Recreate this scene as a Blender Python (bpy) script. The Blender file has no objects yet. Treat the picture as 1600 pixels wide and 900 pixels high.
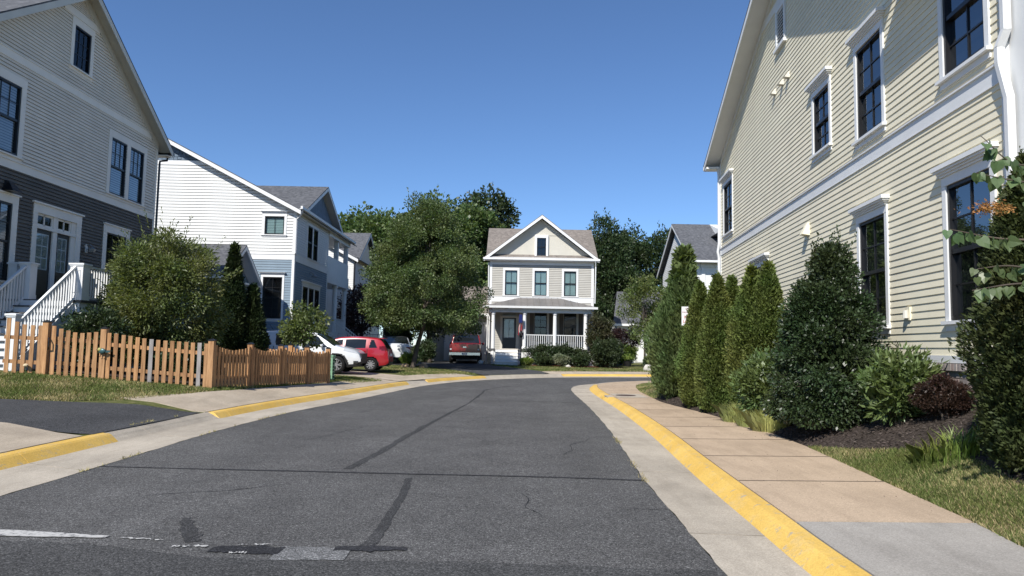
import bpy, math, random
import numpy as np
from mathutils import Matrix, Vector
random.seed(7); RNG = np.random.default_rng(11)
PI = math.pi
SC = bpy.context.scene
COL = SC.collection
# ------------------------------------------------------------------ camera
cam = bpy.data.cameras.new('camera'); cam_o = bpy.data.objects.new('camera', cam); COL.objects.link(cam_o)
cam.sensor_fit = 'HORIZONTAL'; cam.sensor_width = 36.0; cam.lens = 36.0 * 1140 / 1600
cam.clip_start = 0.05; cam.clip_end = 3000
_P = math.atan(93 / 1140.0); _R = math.radians(1.05)
_f = Vector((0, math.cos(_P), math.sin(_P))); _u0 = Vector((0, -math.sin(_P), math.cos(_P))); _r0 = Vector((1, 0, 0))
_up = _u0 * math.cos(_R) - _r0 * math.sin(_R); _rt = _r0 * math.cos(_R) + _u0 * math.sin(_R)
cam_o.matrix_world = Matrix(((_rt.x, _up.x, -_f.x, 0), (_rt.y, _up.y, -_f.y, 0), (_rt.z, _up.z, -_f.z, 1.5), (0, 0, 0, 1)))
SC.camera = cam_o
# ------------------------------------------------------------------ sky, sun, exposure
SUN_T = Vector((0.52, 1.0, -1.06)).normalized()          # direction the sunlight travels
elev = math.asin(-SUN_T.z)
world = bpy.data.worlds.new('World'); SC.world = world; world.use_nodes = True
wn = world.node_tree.nodes; wl = world.node_tree.links; wn.clear()
sky = wn.new('ShaderNodeTexSky'); sky.sky_type = 'NISHITA'; sky.sun_disc = False
sky.sun_elevation = elev; sky.sun_rotation = math.atan2(-SUN_T.x, -SUN_T.y)
sky.altitude = 1500; sky.air_density = 1.0; sky.dust_density = 0.0; sky.ozone_density = 8.0
bg = wn.new('ShaderNodeBackground'); bg.inputs['Strength'].default_value = 0.104
wo = wn.new('ShaderNodeOutputWorld'); wl.new(sky.outputs[0], bg.inputs[0]); wl.new(bg.outputs[0], wo.inputs[0])
sun = bpy.data.lights.new('sun', 'SUN'); sun.energy = 4.4; sun.angle = math.radians(0.53); sun.color = (1, 0.965, 0.90)
sun_o = bpy.data.objects.new('sun', sun); COL.objects.link(sun_o)
sun_o.rotation_euler = SUN_T.to_track_quat('-Z', 'Y').to_euler(); sun_o.location = (-10, -20, 30)
vs = SC.view_settings; vs.view_transform = 'Standard'; vs.look = 'None'; vs.exposure = 0.50; vs.gamma = 1.0; vs.use_curve_mapping = False
SC.cycles.max_bounces = 6; SC.cycles.diffuse_bounces = 3; SC.cycles.glossy_bounces = 3; SC.cycles.transparent_max_bounces = 8
SC.cycles.use_denoising = True
try: SC.cycles.denoiser = 'OPENIMAGEDENOISE'
except Exception: pass

# ------------------------------------------------------------------ object helpers
W = {}
def tag(o, label=None, cat=None, group=None, kind=None):
    if label: o['label'] = label
    if cat: o['category'] = cat
    if group: o['group'] = group
    if kind: o['kind'] = kind
    return o
def thing(name, label, cat, loc=(0, 0, 0), rotz=0.0, group=None):
    o = bpy.data.objects.new(name, None); COL.objects.link(o)
    o.empty_display_size = 0.2
    o.location = loc; o.rotation_euler = (0, 0, rotz)
    W[o.name] = Matrix.Translation(Vector(loc)) @ Matrix.Rotation(rotz, 4, 'Z')
    return tag(o, label, cat, group)
def link(name, me, parent=None, local=False):
    o = bpy.data.objects.new(name, me); COL.objects.link(o)
    if parent is not None:
        o.parent = parent
        if not local and parent.name in W: o.matrix_parent_inverse = W[parent.name].inverted()
    return o
class MB:
    def __init__(s): s.v = []; s.f = []; s.m = []; s.pc = []
    def add(s, vs_, fs_, m=0):
        b = len(s.v); s.pc.append((b, len(s.f), len(vs_), len(fs_))); s.v.extend([tuple(p) for p in vs_]); s.f.extend([tuple(b + i for i in f) for f in fs_]); s.m.extend([m] * len(fs_)); return s
    def hexa(s, p, m=0):
        # p: 8 points, bottom ring 0-3 then top ring 4-7
        return s.add(p, [(0, 3, 2, 1), (4, 5, 6, 7), (0, 1, 5, 4), (1, 2, 6, 5), (2, 3, 7, 6), (3, 0, 4, 7)], m)
    def box(s, x0, x1, y0, y1, z0, z1, m=0):
        return s.hexa([(x0, y0, z0), (x1, y0, z0), (x1, y1, z0), (x0, y1, z0), (x0, y0, z1), (x1, y0, z1), (x1, y1, z1), (x0, y1, z1)], m)
    def beam(s, p, q, w, h, m=0, side=None):
        p = Vector(p); q = Vector(q); d = (q - p).normalized()
        sd = Vector(side) if side else d.cross(Vector((0, 0, 1)))
        if sd.length < 1e-4: sd = Vector((1, 0, 0))
        sd = sd.normalized(); up = sd.cross(d).normalized()
        a = sd * (w / 2); b = up * (h / 2)
        return s.hexa([p - a - b, p + a - b, q + a - b, q - a - b, p - a + b, p + a + b, q + a + b, q - a + b], m)
    def prism(s, pts, off, m=0):
        # extrude polygon pts by vector off
        n = len(pts); off = Vector(off); a = [Vector(p) for p in pts]; b = [p + off for p in a]
        s.add(a + b, [tuple(range(n))[::-1], tuple(range(n, 2 * n))] + [(i, (i + 1) % n, n + (i + 1) % n, n + i) for i in range(n)], m); return s
    def tube(s, pts, rad, n=8, m=0, cap=True):
        pts = [Vector(p) for p in pts]
        if not hasattr(rad, '__len__'): rad = [rad] * len(pts)
        b = len(s.v); k = len(pts); ref = None
        for i, p in enumerate(pts):
            d = (pts[min(i + 1, k - 1)] - pts[max(i - 1, 0)]).normalized()
            if ref is None: ref = d.orthogonal().normalized()
            ref = (ref - d * ref.dot(d)).normalized(); c = d.cross(ref)
            for j in range(n):
                a = 2 * PI * j / n; s.v.append(tuple(p + (ref * math.cos(a) + c * math.sin(a)) * rad[i]))
        for i in range(k - 1):
            for j in range(n):
                s.f.append((b + i * n + j, b + i * n + (j + 1) % n, b + (i + 1) * n + (j + 1) % n, b + (i + 1) * n + j)); s.m.append(m)
        if cap:
            s.f.append(tuple(b + j for j in range(n))[::-1]); s.m.append(m)
            s.f.append(tuple(b + (k - 1) * n + j for j in range(n))); s.m.append(m)
        return s
    def lathe(s, prof, c, axis='z', n=20, m=0):
        b = len(s.v); c = Vector(c)
        for r, z in prof:
            for j in range(n):
                a = 2 * PI * j / n
                q = (r * math.cos(a), r * math.sin(a), z) if axis == 'z' else (r * math.cos(a), z, r * math.sin(a))
                s.v.append(tuple(c + Vector(q)))
        for i in range(len(prof) - 1):
            for j in range(n):
                s.f.append((b + i * n + j, b + i * n + (j + 1) % n, b + (i + 1) * n + (j + 1) % n, b + (i + 1) * n + j)); s.m.append(m)
        return s
    def mesh(s, name, mats, smooth=False):
        me = bpy.data.meshes.new(name); me.from_pydata(s.v, [], s.f)
        for mm in (mats if isinstance(mats, (list, tuple)) else [mats]): me.materials.append(MAT[mm])
        if any(s.m): me.polygons.foreach_set('material_index', s.m)
        if smooth: me.polygons.foreach_set('use_smooth', [True] * len(s.f))
        me.update(); return me
    SPLIT = {'corner_board', 'porch_deck', 'belt_board', 'rake_board', 'batten', 'porch_column', 'roof', 'soffit', 'garage_trim', 'porch_beam', 'porch_rail', 'cross_roof', 'wing_roof', 'main_roof', 'front_roof', 'garage_roof', 'door_surround', 'eave', 'garage_gutter'}
    def build(s, name, mats, parent=None, smooth=False, local=False, kind=None):
        if name in MB.SPLIT and len(s.pc) > 1 and sum(p[2] for p in s.pc) == len(s.v) and not kind:
            first = None
            for b, f, nv, nf in s.pc:
                q = MB(); q.v = s.v[b:b + nv]; q.f = [tuple(i - b for i in fc) for fc in s.f[f:f + nf]]; q.m = s.m[f:f + nf]
                o = link(name, q.mesh(name, mats, smooth), parent, local); first = first or o
            return first
        o = link(name, s.mesh(name, mats, smooth), parent, local)
        if kind: o['kind'] = kind
        return o
def np_mesh(name, verts, quads, mat, k=4, smooth=False):
    me = bpy.data.meshes.new(name); n = len(verts); q = len(quads)
    me.vertices.add(n); me.vertices.foreach_set('co', np.asarray(verts, np.float32).ravel())
    me.loops.add(q * k); me.loops.foreach_set('vertex_index', np.asarray(quads, np.int32).ravel())
    me.polygons.add(q); me.polygons.foreach_set('loop_start', np.arange(0, q * k, k, dtype=np.int32))
    try: me.polygons.foreach_set('loop_total', np.full(q, k, np.int32))
    except Exception: pass
    if smooth: me.polygons.foreach_set('use_smooth', np.ones(q, bool))
    me.materials.append(MAT[mat]); me.update(calc_edges=True); me.validate(); return me
# ------------------------------------------------------------------ materials
MAT = {}
class NT:
    def __init__(s, name):
        m = bpy.data.materials.new(name); m.use_nodes = True; s.m = m; s.t = m.node_tree; s.n = s.t.nodes; s.l = s.t.links
        s.p = s.n['Principled BSDF']; MAT[name] = m
    def new(s, t, **kw):
        n = s.n.new(t)
        for k, v in kw.items(): setattr(n, k, v)
        return n
    def coord(s, scale=1.0, obj=True):
        g = s.new('ShaderNodeNewGeometry') if not obj else s.new('ShaderNodeTexCoord')
        out = g.outputs['Position'] if not obj else g.outputs['Object']
        if scale == 1.0: return out
        mp = s.new('ShaderNodeMapping'); s.l.new(out, mp.inputs['Vector'])
        mp.inputs['Scale'].default_value = scale if hasattr(scale, '__len__') else (scale,) * 3
        return mp.outputs[0]
    def noise(s, vec, sc, detail=4, rough=.55):
        n = s.new('ShaderNodeTexNoise'); n.inputs['Scale'].default_value = sc; n.inputs['Detail'].default_value = detail; n.inputs['Roughness'].default_value = rough
        s.l.new(vec, n.inputs['Vector']); return n.outputs[0]
    def ramp(s, fac, stops):
        r = s.new('ShaderNodeValToRGB'); s.l.new(fac, r.inputs[0])
        e = r.color_ramp.elements
        while len(e) < len(stops): e.new(.5)
        for el, (p, c) in zip(e, stops): el.position = p; el.color = (*c, 1) if len(c) == 3 else c
        return r.outputs[0]
    def mix(s, fac, a, b, mode='MIX'):
        n = s.new('ShaderNodeMix'); n.data_type = 'RGBA'; n.blend_type = mode
        for sock, v in ((n.inputs[0], fac), (n.inputs[6], a), (n.inputs[7], b)):
            if hasattr(v, 'is_output'): s.l.new(v, sock)
            elif isinstance(v, (int, float)): sock.default_value = v
            else: sock.default_value = (*v, 1)
        return n.outputs[2]
    def bump(s, h, strength=.3, dist=.02):
        b = s.new('ShaderNodeBump'); b.inputs['Strength'].default_value = strength; b.inputs['Distance'].default_value = dist
        s.l.new(h, b.inputs['Height']); s.l.new(b.outputs[0], s.p.inputs['Normal'])
    def base(s, c):
        if hasattr(c, 'is_output'): s.l.new(c, s.p.inputs['Base Color'])
        else: s.p.inputs['Base Color'].default_value = (*c, 1)
    def set(s, rough=.6, spec=.3, metal=0):
        s.p.inputs['Roughness'].default_value = rough; s.p.inputs['Specular IOR Level'].default_value = spec; s.p.inputs['Metallic'].default_value = metal; return s
def var(c, k): return tuple(max(0, min(1, x * k)) for x in c)
def paint(name, c, rough=.5, spec=.3, amt=.12, sc=3.0, bump=0.0, metal=0):
    t = NT(name).set(rough, spec, metal); v = t.coord()
    n = t.noise(v, sc, 5)
    ri = t.new('ShaderNodeNewGeometry').outputs['Random Per Island']
    oi = t.new('ShaderNodeObjectInfo').outputs['Random']
    col = t.ramp(n, [(.3, var(c, 1 - amt)), (.7, var(c, 1 + amt * .6))])
    mm = t.new('ShaderNodeMapRange'); t.l.new(oi, mm.inputs[0]); mm.inputs[3].default_value = 1 - amt * .5; mm.inputs[4].default_value = 1 + amt * .35
    cc = t.new('ShaderNodeMix'); cc.data_type = 'RGBA'; cc.blend_type = 'MULTIPLY'; cc.inputs[0].default_value = 1
    t.l.new(col, cc.inputs[6]); cb = t.new('ShaderNodeCombineColor')
    for i in range(3): t.l.new(mm.outputs[0], cb.inputs[i])
    t.l.new(cb.outputs[0], cc.inputs[7]); t.base(cc.outputs[2])
    if bump: t.bump(t.noise(v, 60, 3), bump, .005)
    return t
def shingles(name, c1, c2, c3):
    t = NT(name).set(.95, .1); v = t.coord((3.0, 3.0, 7.0))
    w = t.noise(v, 2.6, 2, .9); vo = t.new('ShaderNodeTexVoronoi'); t.l.new(v, vo.inputs['Vector']); vo.inputs['Scale'].default_value = 2.2
    big = t.noise(t.coord(), .5, 3)
    col = t.ramp(vo.outputs['Color'], [(.1, c1), (.5, c2), (.9, c3)]); col = t.mix(.35, col, t.ramp(w, [(.3, c1), (.7, c3)]))
    col = t.mix(.25, col, t.ramp(big, [(.35, var(c2, .75)), (.65, var(c2, 1.2))])); t.base(col)
    t.bump(t.noise(t.coord((1, 1, 8)), 9, 3), .5, .02)
def leaf(name, c, spread=.35, trans=.28, rough=.45, spec=.35, hue=.03):
    t = NT(name).set(rough, spec)
    ri = t.new('ShaderNodeNewGeometry').outputs['Random Per Island']
    hv = t.new('ShaderNodeHueSaturation'); hv.inputs['Color'].default_value = (*c, 1)
    m1 = t.new('ShaderNodeMapRange'); t.l.new(ri, m1.inputs[0]); m1.inputs[3].default_value = 1 - spread; m1.inputs[4].default_value = 1 + spread
    t.l.new(m1.outputs[0], hv.inputs['Value'])
    n = t.noise(t.coord(), 1.1, 2); m2 = t.new('ShaderNodeMapRange'); t.l.new(n, m2.inputs[0]); m2.inputs[1].default_value = .3; m2.inputs[2].default_value = .7
    m2.inputs[3].default_value = .5 - hue; m2.inputs[4].default_value = .5 + hue; t.l.new(m2.outputs[0], hv.inputs['Hue'])
    t.l.new(hv.outputs[0], t.p.inputs['Base Color'])
    tr = t.new('ShaderNodeBsdfTranslucent'); tc = t.new('ShaderNodeMix'); tc.data_type = 'RGBA'; tc.blend_type = 'MULTIPLY'; tc.inputs[0].default_value = 1
    t.l.new(hv.outputs[0], tc.inputs[6]); tc.inputs[7].default_value = (1.5, 1.6, .6, 1); t.l.new(tc.outputs[2], tr.inputs[0])
    ms = t.new('ShaderNodeMixShader'); ms.inputs[0].default_value = trans; t.l.new(t.p.outputs[0], ms.inputs[1]); t.l.new(tr.outputs[0], ms.inputs[2])
    t.l.new(ms.outputs[0], t.n['Material Output'].inputs[0])
def glass(name, tint, refl=1.0):
    t = NT(name); t.n.remove(t.p)
    fr = t.new('ShaderNodeFresnel'); fr.inputs['IOR'].default_value = 1.55
    mu = t.new('ShaderNodeMath', operation='MULTIPLY_ADD'); t.l.new(fr.outputs[0], mu.inputs[0]); mu.inputs[1].default_value = refl; mu.inputs[2].default_value = .04
    gl = t.new('ShaderNodeBsdfGlossy'); gl.inputs['Roughness'].default_value = .015; gl.inputs[0].default_value = (.9, .95, 1, 1)
    n = t.noise(t.coord(), 1.3, 1); bp = t.new('ShaderNodeBump'); bp.inputs['Strength'].default_value = .03; bp.inputs['Distance'].default_value = .05; t.l.new(n, bp.inputs['Height']); t.l.new(bp.outputs[0], gl.inputs['Normal'])
    tr = t.new('ShaderNodeBsdfTransparent'); tr.inputs[0].default_value = (*tint, 1)
    ms = t.new('ShaderNodeMixShader'); t.l.new(mu.outputs[0], ms.inputs[0]); t.l.new(tr.outputs[0], ms.inputs[1]); t.l.new(gl.outputs[0], ms.inputs[2])
    t.l.new(ms.outputs[0], t.n['Material Output'].inputs[0])
def grain(t, v, sc):
    vo = t.new('ShaderNodeTexVoronoi'); vo.inputs['Scale'].default_value = sc; t.l.new(v, vo.inputs['Vector'])
    se = t.new('ShaderNodeSeparateColor'); t.l.new(vo.outputs['Color'], se.inputs[0]); return se.outputs[0]
def asphalt(name, lo, hi, speck=.16):
    t = NT(name).set(.92, .15); v = t.coord()
    f = grain(t, v, 120); g = grain(t, v, 48); big = t.noise(v, .35, 5, .6); mid = t.noise(v, 1.7, 5, .65)
    st = t.noise(t.coord((.9, .12, 1)), 1.3, 4, .6)
    k = 1.0 if speck else .45; m = tuple((a + b) / 2 for a, b in zip(lo, hi))
    col = t.ramp(f, [(0, tuple(a + (b - a) * k for a, b in zip(m, var(lo, .8)))), (.55, m), (.86, tuple(a + (b - a) * k for a, b in zip(m, hi))), (1, tuple(a + (b - a) * k for a, b in zip(m, var(hi, 1.75))))])
    col = t.mix(.4 * k, col, t.ramp(g, [(0, (.62, .62, .62)), (1, (1.3, 1.3, 1.3))]), 'MULTIPLY')
    col = t.mix(.55, col, t.ramp(big, [(.33, (.72, .72, .72)), (.68, (1.16, 1.16, 1.16))]), 'MULTIPLY')
    col = t.mix(.45, col, t.ramp(mid, [(.33, (.74, .74, .74)), (.66, (1.16, 1.16, 1.16))]), 'MULTIPLY')
    col = t.mix(.4, col, t.ramp(st, [(.4, (.80, .80, .81)), (.6, (1.08, 1.08, 1.08))]), 'MULTIPLY'); t.base(col)
    t.bump(f, .5, .004)
def concrete(name, c, stain=.25, sc=.8, rough=.9):
    t = NT(name).set(rough, .15); v = t.coord()
    a = t.noise(v, sc, 6, .65); b = t.noise(v, 90, 2, .7); st = t.noise(t.coord((3.0, .5, 1)), 1.6, 5, .6)
    oi = t.new('ShaderNodeObjectInfo').outputs['Random']; gr = grain(t, v, 110)
    col = t.ramp(a, [(.3, var(c, 1 - stain)), (.55, c), (.75, var(c, 1 + stain * .5))])
    col = t.mix(.35, col, t.ramp(b, [(.35, (.72, .71, .7)), (.6, (1.08, 1.08, 1.08))]), 'MULTIPLY')
    col = t.mix(.4, col, t.ramp(st, [(.38, (.78, .77, .76)), (.55, (1.03, 1.03, 1.03))]), 'MULTIPLY')
    col = t.mix(.5, col, t.ramp(oi, [(0, (.88, .87, .86)), (1, (1.08, 1.08, 1.08))]), 'MULTIPLY')
    col = t.mix(.55, col, t.ramp(gr, [(0, (.74, .74, .74)), (.6, (1.02, 1.02, 1.02)), (1, (1.3, 1.3, 1.3))]), 'MULTIPLY')
    t.base(col); t.bump(b, .25, .004)
def wood(name, c1, c2, axis=(12, 12, 1.2)):
    t = NT(name).set(.8, .2); v = t.coord(axis); oi = t.new('ShaderNodeObjectInfo').outputs['Random']
    ad = t.new('ShaderNodeVectorMath', operation='ADD'); t.l.new(v, ad.inputs[0])
    sc = t.new('ShaderNodeMath', operation='MULTIPLY'); t.l.new(oi, sc.inputs[0]); sc.inputs[1].default_value = 57
    cb = t.new('ShaderNodeCombineXYZ'); t.l.new(sc.outputs[0], cb.inputs[0]); t.l.new(sc.outputs[0], cb.inputs[2]); t.l.new(cb.outputs[0], ad.inputs[1])
    n = t.noise(ad.outputs[0], 2.0, 6, .65)
    col = t.ramp(n, [(.28, c1), (.5, tuple((a + b) / 2 for a, b in zip(c1, c2))), (.75, c2)])
    col = t.mix(.8, col, t.ramp(oi, [(0, (.70, .64, .60)), (.5, (1, 1, 1)), (1, (1.18, 1.1, 1.0))]), 'MULTIPLY'); t.base(col)
    t.bump(n, .3, .006)

asphalt('road_asphalt', (.048, .047, .046), (.150, .147, .143))
asphalt('drive_asphalt', (.036, .036, .038), (.096, .097, .099))
asphalt('far_asphalt', (.07, .072, .076), (.12, .122, .126), 0)
asphalt('tar', (.022, .022, .024), (.048, .048, .052))
asphalt('worn_tar', (.030, .030, .031), (.078, .077, .077))
asphalt('patch_asphalt', (.08, .08, .08), (.24, .24, .238))
asphalt('old_asphalt', (.034, .034, .034), (.105, .104, .102))
concrete('pan_concrete', (.43, .38, .31), .22)
concrete('walk_tan', (.45, .345, .245), .16)
concrete('walk_grey', (.355, .33, .295), .2)
concrete('walk_left', (.44, .37, .285), .2)
t = NT('curb_yellow').set(.75, .25); v = t.coord(); a = t.noise(v, 9, 6, .7); b = t.noise(v, 1.2, 3)
col = t.ramp(b, [(.3, (.58, .36, .075)), (.7, (.68, .45, .12))])
col = t.mix(t.ramp(a, [(.58, (0, 0, 0)), (.66, (.9, .9, .9))]), col, (.36, .32, .25)); col = t.mix(t.ramp(t.noise(v, 2.6, 6, .75), [(.55, (0, 0, 0)), (.75, (.45, .45, .45))]), col, (.45, .40, .30)); col = t.mix(.5, col, t.ramp(grain(t, v, 90), [(0, (.75, .75, .75)), (1, (1.2, 1.2, 1.2))]), 'MULTIPLY'); t.base(col); t.bump(t.noise(v, 80, 2), .3, .004)
t = NT('road_white').set(.8, .2); v = t.coord(); a = t.noise(v, 22, 5, .75)
t.base(t.mix(t.ramp(a, [(.5, (0, 0, 0)), (.64, (1, 1, 1))]), (.46, .45, .43), (.11, .11, .11)))
def soil(name, c1, c2, c3, sc=6):
    t = NT(name).set(1, .05); v = t.coord(); a = t.noise(v, sc, 6, .7); b = t.noise(v, .6, 4)
    col = t.ramp(a, [(.3, c1), (.5, c2), (.72, c3)]); col = t.mix(.5, col, t.ramp(b, [(.35, (.75, .78, .7)), (.65, (1.15, 1.1, 1.05))]), 'MULTIPLY'); t.base(col); t.bump(a, .6, .03)
soil('lawn_soil', (.045, .06, .02), (.10, .11, .04), (.22, .19, .10))
soil('ground_soil', (.06, .08, .03), (.09, .10, .04), (.13, .12, .06), 3)
soil('mulch', (.018, .015, .014), (.05, .04, .035), (.12, .098, .085), 24)
soil('mulch_red', (.06, .02, .012), (.12, .045, .028), (.2, .08, .05), 24)
for nm, c in (('chip_a', (.085, .068, .06)), ('grass_a', (.115, .145, .045)), ('grass_dry', (.34, .29, .15))):
    leaf(nm, c, .5, .1 if nm == 'chip_a' else .2, .9, .1, .02)
paint('siding_cream', (.77, .705, .535), .55, .25, .07, 1.5)
paint('siding_lightgrey', (.78, .70, .585), .6, .2, .07, 1.5)
paint('siding_dark', (.125, .108, .088), .6, .25, .14, 1.5)
paint('siding_white', (.72, .72, .70), .55, .2, .05, 1.5)
paint('siding_blue', (.22, .285, .345), .6, .2, .09, 1.5)
paint('shingle_blue', (.15, .195, .25), .7, .2, .2, 4)
paint('siding_grey', (.45, .43, .385), .6, .2, .07, 1.5)
paint('panel_cream', (.57, .54, .465), .6, .2, .05, 1.5)
paint('trim_white', (.74, .74, .73), .45, .3, .05, 2)
paint('trim_grey', (.82, .755, .66), .5, .25, .06, 2)
paint('trim_cream', (.60, .57, .50), .5, .25, .06, 2)
paint('frame_black', (.012, .012, .013), .35, .4, .1)
paint('door_black', (.010, .010, .012), .3, .5, .1)
paint('door_navy', (.012, .014, .022), .3, .5, .1)
paint('unlit_interior', (.012, .013, .014), .9, .1, .2, 2)  # near black: unlit depth of rooms and openings put into the colour
paint('interior_mid', (.10, .10, .10), .9, .1, .25, 2)
paint('blind', (.42, .46, .46), .7, .1, .08, 2)
paint('blind_green', (.35, .47, .45), .7, .1, .08, 2)
paint('screen_grey', (.075, .072, .068), .8, .1, .15, 2)
paint('metal_black', (.010, .010, .011), .4, .5, .1, metal=0)
paint('metal_white', (.68, .68, .67), .35, .4, .05)
paint('metal_grey', (.30, .30, .29), .4, .5, .1, metal=.6)
paint('shutter_taupe', (.115, .10, .085), .6, .2, .1)
paint('stair_white', (.72, .72, .71), .5, .3, .06, 3)
paint('stair_dark', (.075, .075, .078), .6, .25, .1)
paint('porch_metal', (.17, .155, .145), .45, .4, .12, 2)
glass('glass', (.75, .80, .82), .22); glass('glass_dark', (.30, .32, .34), .30); glass('glass_bright', (.85, .9, .95), 1.2)
shingles('roof_brown', (.115, .100, .088), (.195, .17, .15), (.29, .255, .225))
shingles('roof_grey', (.05, .052, .058), (.10, .103, .112), (.17, .172, .182))
wood('fence_wood', (.24, .120, .055), (.56, .33, .165)); wood('fence_grey', (.22, .20, .19), (.40, .37, .35))
wood('bark', (.055, .045, .037), (.15, .125, .10), (6, 6, 1.5))
t = NT('brick').set(.9, .15); v = t.coord(); oi = t.new('ShaderNodeObjectInfo').outputs['Random']; ri = t.new('ShaderNodeNewGeometry').outputs['Random Per Island']
sm = t.new('ShaderNodeMath', operation='ADD'); t.l.new(oi, sm.inputs[0]); t.l.new(ri, sm.inputs[1]); fr = t.new('ShaderNodeMath', operation='FRACT'); t.l.new(sm.outputs[0], fr.inputs[0])
col = t.ramp(fr.outputs[0], [(0, (.30, .255, .235)), (.45, (.42, .37, .34)), (.8, (.36, .27, .24)), (1, (.5, .46, .43))])
t.base(t.mix(.4, col, t.ramp(t.noise(v, 30, 4), [(.3, (.6, .6, .6)), (.7, (1.15, 1.15, 1.15))]), 'MULTIPLY')); t.bump(t.noise(v, 60, 3), .4, .006)
concrete('joint_dirt', (.20, .155, .115), .3); concrete('mortar', (.45, .42, .38)); concrete('stone_tan', (.36, .27, .18), .35, 5); concrete('stone_pale', (.58, .55, .50), .25, 6)
leaf('leaf_maple', (.100, .135, .050), .5); leaf('leaf_back', (.090, .130, .045), .45); leaf('leaf_dark', (.040, .058, .024), .4, .2)
leaf('leaf_pine', (.042, .066, .026), .4, .2); leaf('leaf_olive', (.125, .145, .050), .5, .28, .42, .4)
leaf('leaf_holly', (.034, .054, .020), .45, .14, .42, .45); leaf('leaf_laurel', (.105, .15, .050), .4, .22, .42, .45)
leaf('leaf_arb', (.105, .135, .036), .5, .2, .6, .2); leaf('leaf_arb_shaded', (.052, .064, .022), .5, .15, .6, .2); leaf('leaf_juniper', (.105, .142, .052), .45, .2, .6, .2)  # near arborvitae's green is darkened: the redbud's shade put into the colour
leaf('leaf_cypress', (.030, .046, .018), .45, .15, .6, .2); leaf('leaf_redbud', (.11, .16, .070), .22, .35, .4, .4); leaf('leaf_purple', (.045, .022, .024), .4, .25)
leaf('leaf_barberry', (.042, .024, .017), .5, .2); leaf('leaf_myrtle', (.060, .060, .028), .5, .2, .5, .3, .06); leaf('leaf_lime', (.16, .22, .05), .35, .3); leaf('leaf_dry', (.36, .17, .07), .4, .2, .8, .1)
leaf('leaf_ograss', (.42, .42, .16), .35, .3); leaf('leaf_dogwood', (.12, .15, .05), .4, .3); leaf('leaf_pale', (.20, .22, .14), .35, .25)
def carpaint(name, c, metal=.0):
    t = NT(name).set(.28, .5, metal); t.base(c); t.p.inputs['Coat Weight'].default_value = .9; t.p.inputs['Coat Roughness'].default_value = .04
    n = t.noise(t.coord(), 3, 4); t.base(t.ramp(n, [(.3, var(c, .94)), (.7, var(c, 1.04))]))
carpaint('car_white', (.72, .73, .74)); carpaint('car_red', (.36, .008, .018)); carpaint('car_red_shaded', (.22, .008, .010))  # pickup's red is darkened: tree shade put into the paint
paint('car_glass', (.012, .015, .018), .05, .6, .1); paint('tyre', (.013, .013, .013), .85, .2, .2, 8); paint('car_plastic', (.02, .02, .021), .6, .35, .1)
paint('rim_silver', (.60, .60, .61), .28, .5, .05, metal=.75); paint('lamp_red', (.12, .004, .006), .15, .6, .1); paint('lamp_clear', (.50, .52, .55), .12, .6, .1); paint('chrome', (.7, .7, .7), .15, .5, .05, metal=.9)
paint('plate_white', (.6, .6, .62), .5, .3, .05)
paint('utility_green', (.20, .36, .23), .6, .3, .1); paint('bin_blue', (.01, .06, .35), .4, .4, .1); paint('flag_red', (.45, .02, .03), .8, .1, .1); paint('flag_white', (.7, .68, .66), .8, .1, .1); paint('flag_blue', (.02, .03, .12), .8, .1, .1)
paint('sign_white', (.78, .76, .76), .4, .3, .04); paint('sign_red', (.50, .03, .03), .5, .3, .05); paint('sign_maroon', (.20, .06, .08), .5, .3, .05); paint('bird_teal', (.06, .12, .12), .4, .5, .3, 30, metal=.4); paint('bird_yellow', (.32, .30, .10), .5, .4, .2, 30)
paint('pot_black', (.015, .015, .016), .6, .3, .1); paint('rust_iron', (.06, .035, .028), .8, .3, .3, 12); paint('flower', (.7, .55, .35), .7, .2, .2, 30)
# ------------------------------------------------------------------ curves that lay out the street
def catmull(P, n=12):
    P = np.array(P, float); out = []
    Q = np.vstack([2 * P[0] - P[1], P, 2 * P[-1] - P[-2]])
    for i in range(1, len(Q) - 2):
        t = np.linspace(0, 1, n, endpoint=False)[:, None]
        a, b, c, d = Q[i - 1], Q[i], Q[i + 1], Q[i + 2]
        out.append(.5 * ((2 * b) + (-a + c) * t + (2 * a - 5 * b + 4 * c - d) * t * t + (-a + 3 * b - 3 * c + d) * t ** 3))
    return np.vstack(out + [P[-1:]])
L_ROAD = catmull([(-4.8, -6), (-4.82, 1), (-4.83, 7), (-4.9, 10), (-4.95, 12.6), (-4.8, 16), (-4.55, 17.9), (-4.2, 20.3), (-3.85, 23.2), (-3.5, 26.2), (-3.0, 28.7), (-1.95, 31.9), (.14, 35.4), (2.66, 37.9), (7.26, 40), (12, 40.9), (20, 41.5), (60, 42.5)])
L_BACK = catmull([(-6.0, -6), (-6.03, 1.2), (-6.06, 7.5), (-6.07, 10.4), (-6.02, 13), (-5.8, 16.3), (-5.6, 18.1), (-5.2, 20.8), (-4.8, 23.6), (-4.4, 26.5), (-3.8, 29.1), (-2.75, 32.3), (-.6, 36.2), (2.2, 39.1), (7.0, 41.2), (12, 42.1), (20, 42.7), (60, 43.7)])
R_ROAD = catmull([(1.45, -6), (1.46, 1), (1.48, 5), (1.52, 6.6), (1.57, 8.55), (1.64, 9.8), (1.86, 13.7), (2.05, 19.2), (2.14, 24.6), (2.32, 27.8), (2.87, 30.3), (4.2, 32.4), (6.26, 34.4), (9.5, 36.0), (16, 37.3), (60, 39)])
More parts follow.
